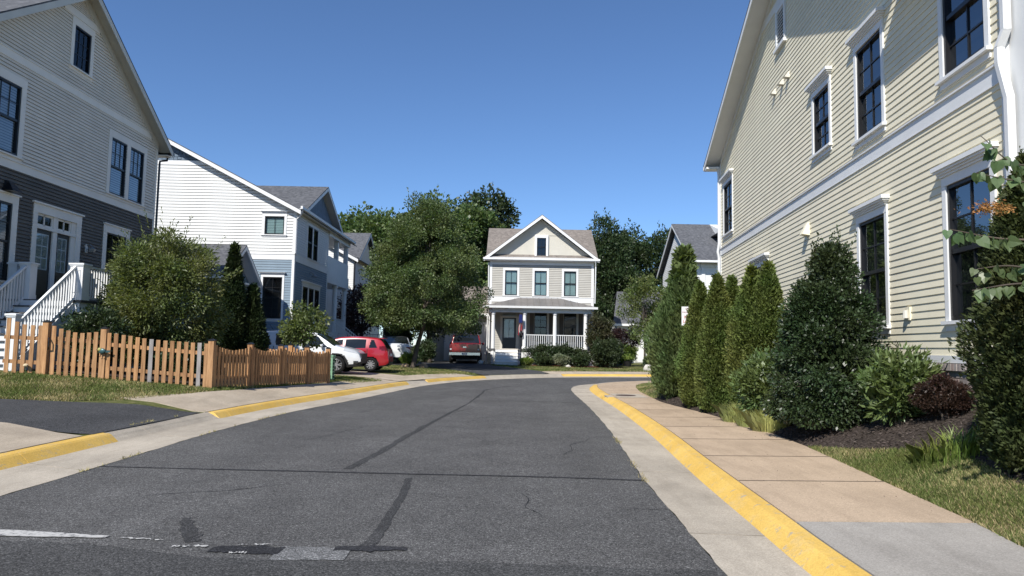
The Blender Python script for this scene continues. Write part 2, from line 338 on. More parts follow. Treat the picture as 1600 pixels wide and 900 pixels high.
R_BACK = catmull([(2.2, -6), (2.22, 1), (2.27, 4.7), (2.36, 6.5), (2.46, 8.3), (2.54, 9.6), (2.76, 13), (2.95, 18), (3.03, 23.6), (3.2, 27.0), (3.65, 29.4), (4.9, 31.5), (6.9, 33.3), (10, 34.8), (16, 36.1), (60, 37.8)])
def polydist(pts, poly):
    a = poly[:-1]; b = poly[1:]; ab = b - a; L2 = (ab ** 2).sum(1)
    p = pts[:, None, :]; t = np.clip(((p - a) * ab).sum(2) / L2, 0, 1); q = a + t[..., None] * ab
    d = np.linalg.norm(p - q, axis=2); k = d.argmin(1); r = np.arange(len(pts))
    cr = ab[k, 0] * (pts[:, 1] - a[k, 1]) - ab[k, 1] * (pts[:, 0] - a[k, 0])
    return d[r, k] * np.sign(cr), q[r, k]
WE = np.array([(-6, 3.5), (3, 3.55), (5.3, 3.67), (6.1, 3.81), (7.9, 4.0), (10.7, 4.31), (13, 4.42), (16.2, 4.26), (18.2, 4.05), (19.5, 3.98), (23.8, 4.21), (26.6, 4.54), (29, 5.1), (31, 6.5), (33, 10), (34.5, 16), (36, 60)])
def walk_edge(Y): return np.interp(Y, WE[:, 0], WE[:, 1])
def sstep(t): t = np.clip(t, 0, 1); return t * t * (3 - 2 * t)
def gz(x, y):
    pts = np.column_stack([np.atleast_1d(np.asarray(x, float)), np.atleast_1d(np.asarray(y, float))])
    t, q = polydist(pts, L_BACK)
    A = np.interp(q[:, 1], [-6, 13.6, 16.2, 17, 23, 28, 60], [.6, .6, 1, 1, .62, .36, .40])
    g = np.interp(t, [0, .25, 1.06, 1.6, 4.6, 7.6, 12, 60], [0, .02, .24, .30, .54, .72, .8, .85])
    zl = .13 + A * g
    Y = pts[:, 1]; X = pts[:, 0]; we = walk_edge(Y); wx = 5.9 + (Y - 9.8) * .083
    amp = np.interp(Y, [-6, 20, 25, 29], [.74, .74, .6, .2])
    zr = .14 + amp * np.clip((X - we - .06) / np.maximum(wx - we, 1.2), 0, 1)
    tr, _ = polydist(pts, R_BACK)
    z = np.where(t > 0, zl, np.where(tr < 0, zr, 0.0))
    return z if np.ndim(x) else float(z[0])
def G(x, y, dz=0.0): return (x, y, gz(x, y) + dz)
def grid_obj(name, XY, Z, mat, parent=None, kind='structure'):
    nu, nv = XY.shape[:2]; V = np.dstack([XY, Z]).reshape(-1, 3)
    i = np.arange(nu - 1)[:, None] * nv + np.arange(nv - 1)[None, :]
    q = np.stack([i, i + nv, i + nv + 1, i + 1], -1).reshape(-1, 4)
    o = link(name, np_mesh(name, V, q, mat, smooth=True), parent)
    if kind and parent is None: o['kind'] = kind
    # faces must look up
    me = o.data
    if me.polygons[len(me.polygons) // 2].normal.z < 0: me.flip_normals()
    return o
def drape(name, quad, mat, dz=.02, n=(14, 14), parent=None, kind='structure', zmin=.0):
    a, b, c, d = [np.array(p, float) for p in quad]
    u = np.linspace(0, 1, n[0])[:, None, None]; v_ = np.linspace(0, 1, n[1])[None, :, None]
    XY = (a * (1 - u) + b * u) * (1 - v_) + (d * (1 - u) + c * u) * v_
    Z = np.maximum(gz(XY[..., 0].ravel(), XY[..., 1].ravel()).reshape(XY.shape[:2]), zmin) + dz
    return grid_obj(name, XY, Z, mat, parent, kind)
# the base sheet runs to the horizon; the shaped yards lie on it
mb = MB(); mb.add([(-1500, -400, -.25), (1500, -400, -.25), (1500, 2500, -.25), (-1500, 2500, -.25)], [(0, 1, 2, 3)])
tag(mb.build('ground', 'ground_soil'), kind='structure')
# road surface
poly = [(x, y) for x, y in L_ROAD] + [(x, y) for x, y in R_ROAD[::-1]]
mb = MB(); mb.add([(x, y, 0) for x, y in poly], [tuple(range(len(poly)))[::-1]])
tag(mb.build('road', 'road_asphalt'), kind='structure')
# yard left of and beyond the street, and the yard on the right
ts = np.array([0, .12, .25, .45, .7, .9, 1.06, 1.3, 1.6, 2.2, 3, 3.8, 4.6, 5.6, 6.6, 7.6, 9, 12, 16, 22, 32, 46, 62])
tang = np.gradient(L_BACK, axis=0); tang /= np.linalg.norm(tang, axis=1)[:, None]; nrm = np.column_stack([-tang[:, 1], tang[:, 0]])
XY = L_BACK[:, None, :] + nrm[:, None, :] * ts[None, :, None]
Aq = np.interp(L_BACK[:, 1], [-6, 13.6, 16.2, 17, 23, 28, 60], [.6, .6, 1, 1, .62, .36, .40]); gq = np.interp(ts, [0, .25, 1.06, 1.6, 4.6, 7.6, 12, 60], [0, .02, .24, .30, .54, .72, .8, .85])
grid_obj('terrain', XY, .13 + Aq[:, None] * gq[None, :] - .004, 'lawn_soil')
ys = np.concatenate([np.arange(-6, 30, .4), np.arange(30, 37.8, .25)])
rb = np.array([np.interp(y, R_BACK[:, 1], R_BACK[:, 0]) for y in ys]); we = walk_edge(ys)
cols = []
for f in np.linspace(0, 1, 4): cols.append(rb + (np.maximum(we, rb + .05) - rb) * f)
for d in (.2, .45, .7, 1, 1.3, 1.7, 2.2, 3, 4, 6, 10, 20, 40): cols.append(np.maximum(we, rb + .05) + d)
XY = np.dstack([np.column_stack(cols), np.repeat(ys[:, None], len(cols), 1)])
Z = gz(XY[..., 0].ravel() + 1e-3, XY[..., 1].ravel()).reshape(XY.shape[:2]) - .012
Z[:, :3] = .0; Z[:, 3] = .10
grid_obj('terrain', XY, Z, 'lawn_soil')
# gutters and curbs, cast in sections
gut_l = tag(thing('gutter', None, None), kind='structure'); curb_l = tag(thing('curb', None, None), kind='structure')
gut_r = tag(thing('gutter', None, None), kind='structure'); curb_r = tag(thing('curb', None, None), kind='structure')
def sweep(rows, name, mat, parent):
    # rows: list of rings (each a list of 3-D points) -> strip mesh
    m_ = MB(); n = len(rows[0]); b = [p for r in rows for p in r]; fs = []
    for i in range(len(rows) - 1):
        for j in range(n - 1): fs.append((i * n + j, (i + 1) * n + j, (i + 1) * n + j + 1, i * n + j + 1))
    fs.append(tuple(range(n))); k = (len(rows) - 1) * n; fs.append(tuple(range(k, k + n))[::-1])
    m_.add(b, fs); return m_.build(name, mat, parent)
def paired(A, B, side, yellow, sec, gut, curb, gap=None, fr=.72):
    # resample both curves by fraction of arc length of B
    s = np.concatenate([[0], np.cumsum(np.linalg.norm(np.diff(B, axis=0), axis=1))])
    idx = np.arange(len(B)); acc = 0
    k = np.arange(0, s[-1], .25); bx = np.column_stack([np.interp(k, s, B[:, i]) for i in (0, 1)])
    fa = np.linspace(0, 1, len(A)); fb = np.linspace(0, 1, len(B)); ff = np.interp(k, s, fb)
    ax = np.column_stack([np.interp(ff, fa, A[:, i]) for i in (0, 1)])
    step = int(sec / .25); flip = side < 0
    for i0 in range(0, len(k) - 2, step):
        i1 = min(i0 + step, len(k) - 1); mid = bx[(i0 + i1) // 2]
        if abs(mid[0]) > 26: continue
        rg = [];
        for i in range(i0, i1 + 1):
            a, b = ax[i].copy(), bx[i]
            sh = 0
            if i == i0: sh = .006
            if i == i1: sh = -.006
            d = bx[min(i + 1, len(k) - 1)] - bx[max(i - 1, 0)]; d = d / np.linalg.norm(d) * sh; a = a + d; b = b + d
            l = a + (b - a) * fr; jit = .012 * math.sin(k[i] * 5.1) + .01 * math.sin(k[i] * 13)
            a = a + (b - a) * jit * .6
            r_ = [(a[0], a[1], .004), (*(a + (l - a) * .5), .008), (*l, .018)]
            rg.append(r_[::-1] if flip else r_)
        sweep(rg, 'gutter_section', 'pan_concrete', gut)
        # curb pieces cut wherever paint or height changes
        runs = []; cur = None
        for i in range(i0, i1 + 1):
            st = yellow(bx[i])
            if cur is None or st != cur[0]:
                if cur: cur[1].append(i)
                cur = (st, [i]); runs.append(cur)
            else: cur[1].append(i)
        for st, ii in runs:
            if len(ii) < 2 or st == 'gap': continue
            hgt = .125; low = st == 'low'; rg = []
            for i in ii:
                a, b = ax[i], bx[i]; l = a + (b - a) * (fr + .002); f1 = a + (b - a) * (fr + (1 - fr) * .42); f2 = a + (b - a) * (fr + (1 - fr) * .55)
                d = bx[min(i + 1, len(k) - 1)] - bx[max(i - 1, 0)]; d = d / np.linalg.norm(d) * (.006 if i == ii[0] and i == i0 else -.006 if i == ii[-1] and i == i1 else 0)
                l, f1, f2, b = l + d, f1 + d, f2 + d, b + d
                r_ = [(l[0], l[1], -.02), (l[0], l[1], .016), (f1[0], f1[1], .06 if low else hgt - .018), (f2[0], f2[1], .082 if low else hgt), (b[0], b[1], hgt + .004), (b[0], b[1], -.02)]
                rg.append(r_[::-1] if flip else r_)
            sweep(rg, 'curb_section', 'curb_yellow' if st == 'yellow' else 'pan_concrete', curb)
def yl(p):
    x, y = p
    if y < 10.75: return 'yellow'
    if y < 14.35: return 'low'
    if y < 27.9: return 'yellow'
    if y < 29.9: return 'low'
    if y < 34.9: return 'yellow'
    if x < 2.5: return 'low'
    return 'yellow'
def yr(p):
    x, y = p
    if 21.3 < y < 22.05: return 'gap'
    if y < 28.4: return 'yellow'
    return 'plain'
paired(L_ROAD, L_BACK, -1, yl, 3.0, gut_l, curb_l)
paired(R_ROAD, R_BACK, 1, yr, 3.0, gut_r, curb_r, fr=.70)
# right-hand sidewalk: tan slabs, one grey stretch nearest the camera
wr = tag(thing('sidewalk', None, None), kind='structure')
def slab_row(parent, ya, yb, matn, inner, outer, zf, n=8):
    yy = np.linspace(ya + .012, yb - .012, n); rows = []
    for y in yy:
        xi, xo = inner(y), outer(y)
        rows.append([(xi, y, zf(xi, y) - .12), (xi, y, zf(xi, y)), ((xi + xo) / 2, y, zf((xi + xo) / 2, y)), (xo, y, zf(xo, y)), (xo, y, zf(xo, y) - .12)])
    return sweep(rows, 'slab', matn, parent)
rin = lambda y: float(np.interp(y, R_BACK[:, 1], R_BACK[:, 0])) + .012
rout = lambda y: max(float(walk_edge(y)), rin(y) + .1)
edges = [-2.4, -.5, 1.4, 3.0, 4.55, 6.07, 7.9, 9.7, 11.5, 13.3, 15.1, 16.9, 18.7, 20.9, 22.6, 24.4, 26.2, 28.0, 29.6]
for a, b in zip(edges[:-1], edges[1:]):
    slab_row(wr, a, b, 'walk_grey' if b <= 6.1 else 'walk_tan', rin, rout, lambda x, y: .134 + .01 * (x - rin(y)))
for y_ in [e_ for e_ in edges[1:-1] if abs(e_ - 6.07) > .1]:
    xi, xo = rin(y_), rout(y_); mb = MB(); mb.add([(xi, y_ - .013, .1375), (xo, y_ - .013, .1375 + .01 * (xo - xi)), (xo, y_ + .013, .1375 + .01 * (xo - xi)), (xi, y_ + .013, .1375)], [(0, 1, 2, 3)]); mb.build('joint_dirt', 'joint_dirt', wr)
edges = np.arange(29.6, 35.3, .63)
for a, b in zip(edges[:-1], edges[1:]): slab_row(wr, a, b, 'walk_tan', rin, lambda y: max(float(walk_edge(y)), rin(y) + 1.0), lambda x, y: .134, 6)
# left-hand sidewalk
wlk = tag(thing('sidewalk', None, None), kind='structure')
s_ = np.concatenate([[0], np.cumsum(np.linalg.norm(np.diff(L_BACK, axis=0), axis=1))])
def lpt(s, t):
    p = np.array([np.interp(s, s_, L_BACK[:, i]) for i in (0, 1)]); q = np.array([np.interp(s, s_, nrm[:, i]) for i in (0, 1)]); q /= np.linalg.norm(q); return p + q * t
def lwalk(s0, s1, w0, w1, matn, dz=.022):
    rows = []
    for s in np.linspace(s0 + .006, s1 - .006, 7):
        f = (s - s0) / (s1 - s0); w = w0 + (w1 - w0) * f; r_ = []
        P = [lpt(s, .012 + (w - .012) * q) for q in (0, .25, .5, .75, 1)]
        Zs = [max(.13, gz(float(p[0]), float(p[1]))) + dz * min(1, .3 + q) for p, q in zip(P, (0, .25, .5, .75, 1))]
        r_ = [(*P[0], Zs[0] - .12)] + [(*p, z) for p, z in zip(P, Zs)] + [(*P[-1], Zs[-1] - .12)]
        rows.append(r_[::-1])
    sweep(rows, 'slab', matn, wlk)
def s_of_y(y): return float(np.interp(y, L_BACK[:, 1], s_))
Ys = [-4, -2, 0, 2, 4, 5.5, 7, 8.5, 10.55]
for a, b in zip(Ys[:-1], Ys[1:]): lwalk(s_of_y(a), s_of_y(b), 1.45, 1.45, 'walk_left')
Ys = [14.4, 15.9, 17.4, 19, 20.6, 22.2, 23.8, 25.4, 26.8]; Wd = [1.75, 1.08, .98, .97, .97, .97, .97, 1.0, 1.15]
for i in range(len(Ys) - 1): lwalk(s_of_y(Ys[i]), s_of_y(Ys[i + 1]), Wd[i], Wd[i + 1], 'walk_left')
lwalk(s_of_y(26.8), s_of_y(28.2), 1.15, 1.6, 'walk_left')
Ys = [30.2, 31.6, 33.0, 34.5]
for a, b in zip(Ys[:-1], Ys[1:]): lwalk(s_of_y(a), s_of_y(b), 1.1, 1.1, 'walk_left')
e0 = s_of_y(38.9)
for i in range(10): lwalk(e0 + i * 1.6, e0 + (i + 1) * 1.6, 1.0, 1.0, 'walk_left')
# driveways
drape('driveway', [(-6.052, 10.75), (-5.965, 14.25), (-16.5, 11.6), (-16.5, 7.4)], 'drive_asphalt', .010, (24, 60), zmin=.124)
drape('driveway', [(-4.2, 27.75), (-3.45, 30.1), (-6.2, 31.8), (-6.4, 28.5)], 'walk_left', .03, zmin=.12)
drape('driveway', [(-6.4, 28.5), (-6.2, 34.3), (-14, 34.4), (-14, 28.6)], 'walk_left', .03)
drape('driveway', [(-1.35, 35.2), (2.1, 39.15), (-1.2, 44.5), (-5.0, 40.4)], 'drive_asphalt', .034)
drape('driveway', [(-5.0, 40.4), (-1.2, 44.5), (-1.65, 52.2), (-5.0, 52.2)], 'drive_asphalt', .034)
drape('driveway', [(-13, 41.6), (-5.0, 40.4), (-5.0, 46), (-13, 48.5)], 'far_asphalt', .031)
# seals, patches and old paint on the asphalt
def strip(name, pts, w, mat, z=.004, parent=None, jag=.0):
    P = catmull(pts, 8) if len(pts) > 2 else np.array([np.array(pts[0]) + (np.array(pts[1]) - np.array(pts[0])) * f for f in np.linspace(0, 1, 40)])
    tg = np.gradient(P, axis=0); tg /= np.linalg.norm(tg, axis=1)[:, None]; nr = np.column_stack([-tg[:, 1], tg[:, 0]])
    wv = np.interp(np.linspace(0, 1, len(P)), np.linspace(0, 1, len(w)), w) if hasattr(w, '__len__') else np.full(len(P), w)
    a = P + nr * (wv[:, None] / 2 + RNG.normal(0, jag, (len(P), 1))); b = P - nr * (wv[:, None] / 2 + RNG.normal(0, jag, (len(P), 1)))
    V = np.vstack([np.column_stack([a, np.full(len(P), z)]), np.column_stack([b, np.full(len(P), z)])]); n = len(P)
    q = np.array([(i + n, i + n + 1, i + 1, i) for i in range(n - 1)])
    return tag(link(name, np_mesh(name, V, q, mat), parent), kind='structure')
strip('asphalt_joint', [(-4.85, 8.83), (-3.74, 8.78), (-2.6, 8.75), (-1.16, 8.70), (.04, 8.67), (.8, 8.63), (1.56, 8.55)], [.04, .05, .065, .06, .065, .06, .07], 'tar', jag=.004)
strip('crack_seal', [(-1.96, 8.95), (-1.80, 10.6), (-1.66, 12.8), (-1.44, 15.6), (-1.12, 19.4), (-.92, 23.4), (-.82, 26), (.07, 28.8)], [.09, .12, .11, .085, .08, .08, .085, .05], 'worn_tar', .003, jag=.014)
strip('crack_seal', [(-1.13, 8.42), (-1.06, 7.44), (-1.04, 6.5), (-1.03, 5.95), (-1.05, 5.5)], [.07, .075, .085, .095, .12], 'worn_tar', jag=.006)
strip('crack_seal', [(-1.27, 5.50), (-1.0, 5.52), (-.74, 5.53)], [.10, .15, .08], 'tar', .007, jag=.01)
strip('crack_seal', [(-2.74, 6.35), (-2.55, 5.98), (-2.36, 5.62)], [.06, .12, .13], 'worn_tar', jag=.01)
strip('asphalt_patch', [(-2.15, 5.43), (-1.9, 5.43), (-1.63, 5.42)], [.14, .2, .18], 'tar', .006, jag=.012)
strip('asphalt_patch', [(-1.66, 5.36), (-1.4, 5.37), (-1.14, 5.38)], [.34, .33, .30], 'patch_asphalt', .005, jag=.01)
strip('asphalt_joint', [(-1.0, 20.36), (.4, 20.7), (1.95, 20.4)], .06, 'worn_tar', jag=.012)
mb = MB(); e = [(-4.75, 5.62), (-3.8, 5.56), (-3.0, 5.49), (-2.0, 5.22), (-.4, 5.23), (1.42, 5.13)]
ee = catmull(e, 10); ee[:, 1] += RNG.normal(0, .015, len(ee)); n = len(ee)
mb.add([(x, y, .0035) for x, y in ee] + [(x, -5.5, .0035) for x, y in ee], [(i + n, i + n + 1, i + 1, i) for i in range(n - 1)])
tag(mb.build('old_road_surface', 'old_asphalt'), kind='structure')
strip('stop_line', [(-4.7, 5.83), (-3.9, 5.76), (-3.45, 5.73), (-3.05, 5.70)], [.19, .18, .12, .05], 'road_white', .008, jag=.006)
for a, b, w in (((-2.95, 5.68), (-2.6, 5.64), .018), ((-2.45, 5.47), (-2.2, 5.50), .022), ((-2.0, 5.55), (-1.75, 5.57), .012), ((-1.98, 5.33), (-1.86, 5.35), .025)):
    strip('stop_line_remnant', [a, ((a[0] + b[0]) / 2, (a[1] + b[1]) / 2 + .01), b], w, 'road_white', .0085, jag=.012)
for x0_, y0_, ang, ln_ in ((-3.6, 7.2, .5, 1.6), (.3, 6.6, 1.9, 1.3), (.75, 10.4, 1.2, 2.2), (-3.2, 11.5, 1.4, 2.6), (-.2, 13.2, 2.6, 1.8), (1.1, 7.0, .3, .6), (-2.3, 16.0, 1.1, 3.0)):
    pts_ = [(x0_, y0_)]; a_ = ang
    for k_ in range(12): a_ += random.gauss(0, .22) - (a_ - ang) * .5; pts_.append((pts_[-1][0] + math.cos(a_) * ln_ / 12, pts_[-1][1] + math.sin(a_) * ln_ / 12))
    strip('crack', pts_, [.004, .012, .010, .014, .008, .004], 'tar', .0032, jag=.002)
# ------------------------------------------------------------------ house building kit
class Wall:
    def __init__(s, O, U, N): s.O = Vector((*O, 0)); s.U = Vector((*U, 0)).normalized(); s.N = Vector((*N, 0)).normalized()
    def P(s, u, h, d=0.0): return s.O + s.U * u + s.N * d + Vector((0, 0, h))
    def box(s, mb, u0, u1, h0, h1, d0, d1, m=0):
        P = s.P; return mb.hexa([P(u0, h0, d0), P(u0, h0, d1), P(u1, h0, d1), P(u1, h0, d0), P(u0, h1, d0), P(u0, h1, d1), P(u1, h1, d1), P(u1, h1, d0)], m)
    def plane(s, mb, u0, u1, h0, h1, d, m=0): P = s.P; return mb.add([P(u0, h0, d), P(u1, h0, d), P(u1, h1, d), P(u0, h1, d)], [(0, 1, 2, 3)], m)
    def poly(s, mb, pts, d0, d1, m=0): return mb.prism([s.P(u, h, d0) for u, h in pts], s.N * (d1 - d0), m)
def siding(w, parent, h0, h1, e, lim, openings, mat, name='siding_board', single=True, th=.016, keep=290, d=0.0, gap=0.0):
    segs = []; h = h0
    while h < h1 - .01:
        ht = min(h + e, h1); cuts = sorted({h, ht} | {x for o in openings for x in (o[2], o[3]) if h + .004 < x < ht - .004})
        for a, b in zip(cuts[:-1], cuts[1:]):
            if a == h: a = a + gap  # slit added under each course; its shade draws the dark lap line
            la, ra = lim(a); lb, rb_ = lim(b)
            if ra - la < .05: continue
            iv = [(la, ra)]
            for o in openings:
                if o[2] < (a + b) / 2 < o[3]:
                    nv = []
                    for x0, x1 in iv:
                        if o[0] > x0: nv.append((x0, min(x1, o[0])))
                        if o[1] < x1: nv.append((max(x0, o[1]), x1))
                    iv = [q for q in nv if q[1] - q[0] > .02]
            for x0, x1 in iv:
                tl = x0 if x0 > la + 1e-6 else lb; tr_ = x1 if x1 < ra - 1e-6 else rb_
                da = d + th * (1 - (a - h) / e) + .002; db = d + th * (1 - (b - h) / e) + .002
                if tr_ - tl < .01: tl = tr_ = (tl + tr_) / 2
                segs.append((x0, x1, tl, tr_, a, b, da, db))
        h = ht
    order = sorted(range(len(segs)), key=lambda i: -(segs[i][1] - segs[i][0]) * (segs[i][5] - segs[i][4]))
    big = set(order[:keep]) if single else set(); rest = MB(); nb = 0
    for i, (x0, x1, tl, tr_, a, b, da, db) in enumerate(segs):
        P = w.P; mb_ = MB() if i in big else rest
        mb_.hexa([P(x0, a, d - .01), P(x0, a, da), P(x1, a, da), P(x1, a, d - .01), P(tl, b, d - .01), P(tl, b, db), P(tr_, b, db), P(tr_, b, d - .01)])
        if i in big: mb_.build(name, mat, parent)
        else: nb += 1
    if nb: rest.build('siding', mat, parent, kind='stuff')
def window(w, parent, u0, u1, h0, h1, cas=.10, cap=0.0, grid=(2, 2, 2), frame='frame_black', casing='trim_white', back='unlit_interior', blind=None, gl='glass', sill=True, split=.5, casd=.034, blind_frac=1.0, upper=True, cl=None, cr=None):
    """u0..h1 is the outer edge of the dark frame; the casing surrounds it."""
    fw = .05; mb = MB()
    w.box(mb, u0, u0 + fw, h0, h1, -.10, .012); w.box(mb, u1 - fw, u1, h0, h1, -.10, .012)
    w.box(mb, u0 + fw, u1 - fw, h1 - fw, h1, -.10, .012); w.box(mb, u0 + fw, u1 - fw, h0, h0 + fw, -.10, .012)
    hm = h0 + (h1 - h0) * split
    if upper: w.box(mb, u0 + fw, u1 - fw, hm - .03, hm + .03, -.085, .0)
    win = mb.build('window', frame, parent)
    mb = MB(); c = cas; cl = c if cl is None else cl; cr = c if cr is None else cr
    if cl: w.box(mb, u0 - cl, u0, h0 - .02, h1, -.09, casd)
    if cr: w.box(mb, u1, u1 + cr, h0 - .02, h1, -.09, casd)
    w.box(mb, u0 - cl, u1 + cr, h1, h1 + c * 1.25, -.09, casd + .004)
    mb.build('casing', casing, win)
    if cap:
        mb = MB(); t = h1 + c * 1.25; e = [(0, .03, .03), (.03, .06, .055), (.06, .09, .085), (.09, cap, .11)]
        for a, b, dd in e: w.box(mb, u0 - cl - dd + .03, u1 + cr + dd - .03, t + a, t + b, -.01, casd + dd)
        mb.build('head_cap', casing, win)
    if sill:
        mb = MB(); w.box(mb, u0 - cl - (.03 if cl else 0), u1 + cr + (.03 if cr else 0), h0 - .065, h0 - .02, -.09, casd + .05); w.box(mb, u0 - cl, u1 + cr, h0 - .15, h0 - .065, -.05, casd - .006); mb.build('sill', casing, win)
    panes = [(h0 + fw, hm - .03, -.055), (hm + .03, h1 - fw, -.035)] if upper else [(h0 + fw, h1 - fw, -.04)]
    for k, (a, b, dd) in enumerate(panes):
        mb = MB(); w.plane(mb, u0 + fw, u1 - fw, a, b, dd); mb.build('pane', gl, win)
        rows = grid[2] if (k == 0 and upper) else grid[1]; mb = MB(); n_ = 0
        if rows:
            for i in range(1, grid[0]): x = u0 + fw + (u1 - u0 - 2 * fw) * i / grid[0]; w.box(mb, x - .011, x + .011, a, b, dd + .002, dd + .018); n_ += 1
            for j in range(1, rows): y = a + (b - a) * j / rows; w.box(mb, u0 + fw, u1 - fw, y - .011, y + .011, dd + .003, dd + .0165); n_ += 1
        if n_: mb.build('muntin', frame, win)
    mb = MB(); w.plane(mb, u0, u1, h0, h1, -.098); mb.build('unlit_room_sheet', back, win)  # flat sheet behind the glass, coloured dark for the unlit room
    if blind:
        mb = MB(); top = h1 - fw; bot = top - (h1 - h0 - 2 * fw) * blind_frac; k = max(1, int((top - bot) / .075))
        for j in range(k):
            a = bot + (top - bot) * j / k; b = bot + (top - bot) * (j + .9) / k
            P = w.P; mb.add([P(u0 + fw, a, -.078), P(u1 - fw, a, -.078), P(u1 - fw, b, -.092), P(u0 + fw, b, -.092)], [(0, 1, 2, 3)])
        mb.build('blind', blind, win)
    return (u0 - cl + .015, u1 + cr - .015, h0 - .08, h1 + c * 1.25 - .01)
def slab(mb, a, b, c, d, t, m=0):
    z = Vector((0, 0, t)); a, b, c, d = map(Vector, (a, b, c, d)); return mb.hexa([a - z, b - z, c - z, d - z, a, b, c, d], m)
def pipe(parent, pts, mat, r=.035, name='downspout'):
    mb = MB(); mb.tube(pts, r, 6); return mb.build(name, mat, parent)
def railing(parent, p, q, mat, hgt=.9, step=.125, name='railing', th=.035, base=.08, top=None):
    """rail between two floor points; balusters are its pieces"""
    p = Vector(p); q = Vector(q); up = Vector((0, 0, 1)); mb = MB()
    mb.beam(p + up * hgt, q + up * hgt, .07, .05); mb.beam(p + up * base, q + up * base, .045, .05)
    r_ = mb.build(name, top or mat, parent); n = max(2, int((q - p).length / step))
    m0 = None
    for i in range(1, n):
        c = p + (q - p) * (i / n); a = .5 * th
        mb = MB(); mb.box(c.x - a, c.x + a, c.y - a, c.y + a, c.z + base - .02, c.z + hgt - .01); mb.build('baluster', mat, r_)
    return r_
def newel(parent, x, y, z0, z1, w_, mat, name='newel_post', panel=False):
    a = w_ / 2; mb = MB(); mb.box(x - a, x + a, y - a, y + a, z0, z1 - .06)
    mb.box(x - a - .012, x + a + .012, y - a - .012, y + a + .012, z0, z0 + .12)
    if panel:
        for h0, h1 in ((z0 + .2, z0 + .215), (z1 - .215, z1 - .2)): mb.box(x - a * .62, x + a * .62, y - a - .012, y - a + .01, h0, h1)
        for u in (-.62, .56): mb.box(x + a * u, x + a * (u + .07), y - a - .012, y - a + .01, z0 + .2, z1 - .2)
    o = mb.build(name, mat, parent); mb = MB(); mb.box(x - a - .035, x + a + .035, y - a - .035, y + a + .035, z1 - .06, z1 - .015); mb.box(x - a - .015, x + a + .015, y - a - .015, y + a + .015, z1 - .10, z1 - .06)
    mb.hexa([(x - a - .03, y - a - .03, z1 - .015), (x + a + .03, y - a - .03, z1 - .015), (x + a + .03, y + a + .03, z1 - .015), (x - a - .03, y + a + .03, z1 - .015), (x - a * .5, y - a * .5, z1), (x + a * .5, y - a * .5, z1), (x + a * .5, y + a * .5, z1), (x - a * .5, y + a * .5, z1)])
    mb.build('post_cap', mat, o); return o
# ------------------------------------------------------------------ cream house on the right
RO = (5.9146, 9.8); RU = Vector((.08253, .99659, 0)).normalized(); RN = Vector((-RU.y, RU.x, 0))
R = Wall(RO, RU[:2], RN[:2])
H = thing('house', 'tall cream lap siding house with black windows behind the evergreen shrubs', 'house', (9.5, 17, .8))
apex_s, apex_h, slope = 7.68, 10.95, .395
def rlim(h):
    if h <= 7.10: return (-1.42, 15.1)
    a = apex_s + (apex_h - h) / slope
    return (max(1.0, apex_s - (apex_h - h) / slope), min(15.1, a))
core = MB(); R.poly(core, [(-1.42, .3), (15.1, .3), (15.1, 8.02), (apex_s, apex_h - .02), (1.0, 8.31), (1.0, 7.1), (-1.42, 7.1)][::-1], -12.0, -.11); core.build('wall', 'siding_cream', H)
WR = []
for (a, b, h0, h1, bl) in ((-1.06, -.01, 1.98, 3.80, 0), (1.96, 3.02, 1.98, 3.80, 0), (9.15, 10.5, 1.98, 3.80, 0), (-1.05, -.04, 5.30, 6.93, 0), (1.96, 3.01, 5.30, 6.93, 0), (4.42, 5.36, 5.66, 6.90, 0), (13.27, 14.55, 5.38, 7.04, 0)):
    WR.append(window(R, H, a, b, h0, h1, .10, .15, (2, 2, 2), gl='glass', back='unlit_interior', split=.5))
lou = (7.38, 7.98, 9.15, 10.05)
LV = MB(); R.box(LV, 7.28, 7.38, 9.05, 10.10, -.09, .045); R.box(LV, 7.98, 8.08, 9.05, 10.10, -.09, .045); R.box(LV, 7.24, 8.12, 9.0, 9.07, -.09, .09); R.box(LV, 7.38, 7.98, 10.0, 10.10, -.09, .045)
lvo = LV.build('gable_vent', 'trim_white', H); mb = MB(); R.plane(mb, 7.36, 8.0, 9.05, 10.05, -.085); mb.build('vent_backing', 'unlit_interior', lvo)
for j in range(11):
    h = 9.08 + j * .085; mb = MB(); P = R.P
    mb.hexa([P(7.38, h, .03), P(7.38, h + .012, .035), P(7.98, h + .012, .035), P(7.98, h, .03), P(7.38, h + .07, -.04), P(7.38, h + .08, -.03), P(7.98, h + .08, -.03), P(7.98, h + .07, -.04)]); mb.build('louver_slat', 'trim_white', lvo)
ops = WR + [(7.27, 8.09, 9.0, 10.2), (-2, 16, 4.78, 5.06), (-2, 16, 10.14, 10.34)]
siding(R, H, 1.50, 10.93, .1065, rlim, ops, 'siding_cream', th=.0135)
mb = MB(); R.box(mb, -1.44, 15.12, 4.78, 4.99, -.05, .022); R.box(mb, -1.45, 15.13, 4.99, 5.015, -.05, .05); R.box(mb, -1.45, 15.13, 4.765, 4.782, -.05, .03); mb.build('belt_board', 'trim_white', H)
mb = MB(); R.box(mb, apex_s - 2.0, apex_s + 2.0, 10.14, 10.34, -.05, .024); mb.build('belt_board', 'trim_white', H)
mb = MB(); R.box(mb, -1.44, 15.13, 1.40, 1.50, -.05, .03); mb.build('water_table', 'trim_white', H)
for u0, u1 in ((-1.46, -1.36), (15.04, 15.16)):
    mb = MB(); R.box(mb, u0, u1, 1.40, 7.06 if u0 < 0 else 7.95, -.10, .028); mb.build('corner_board', 'trim_white', H)
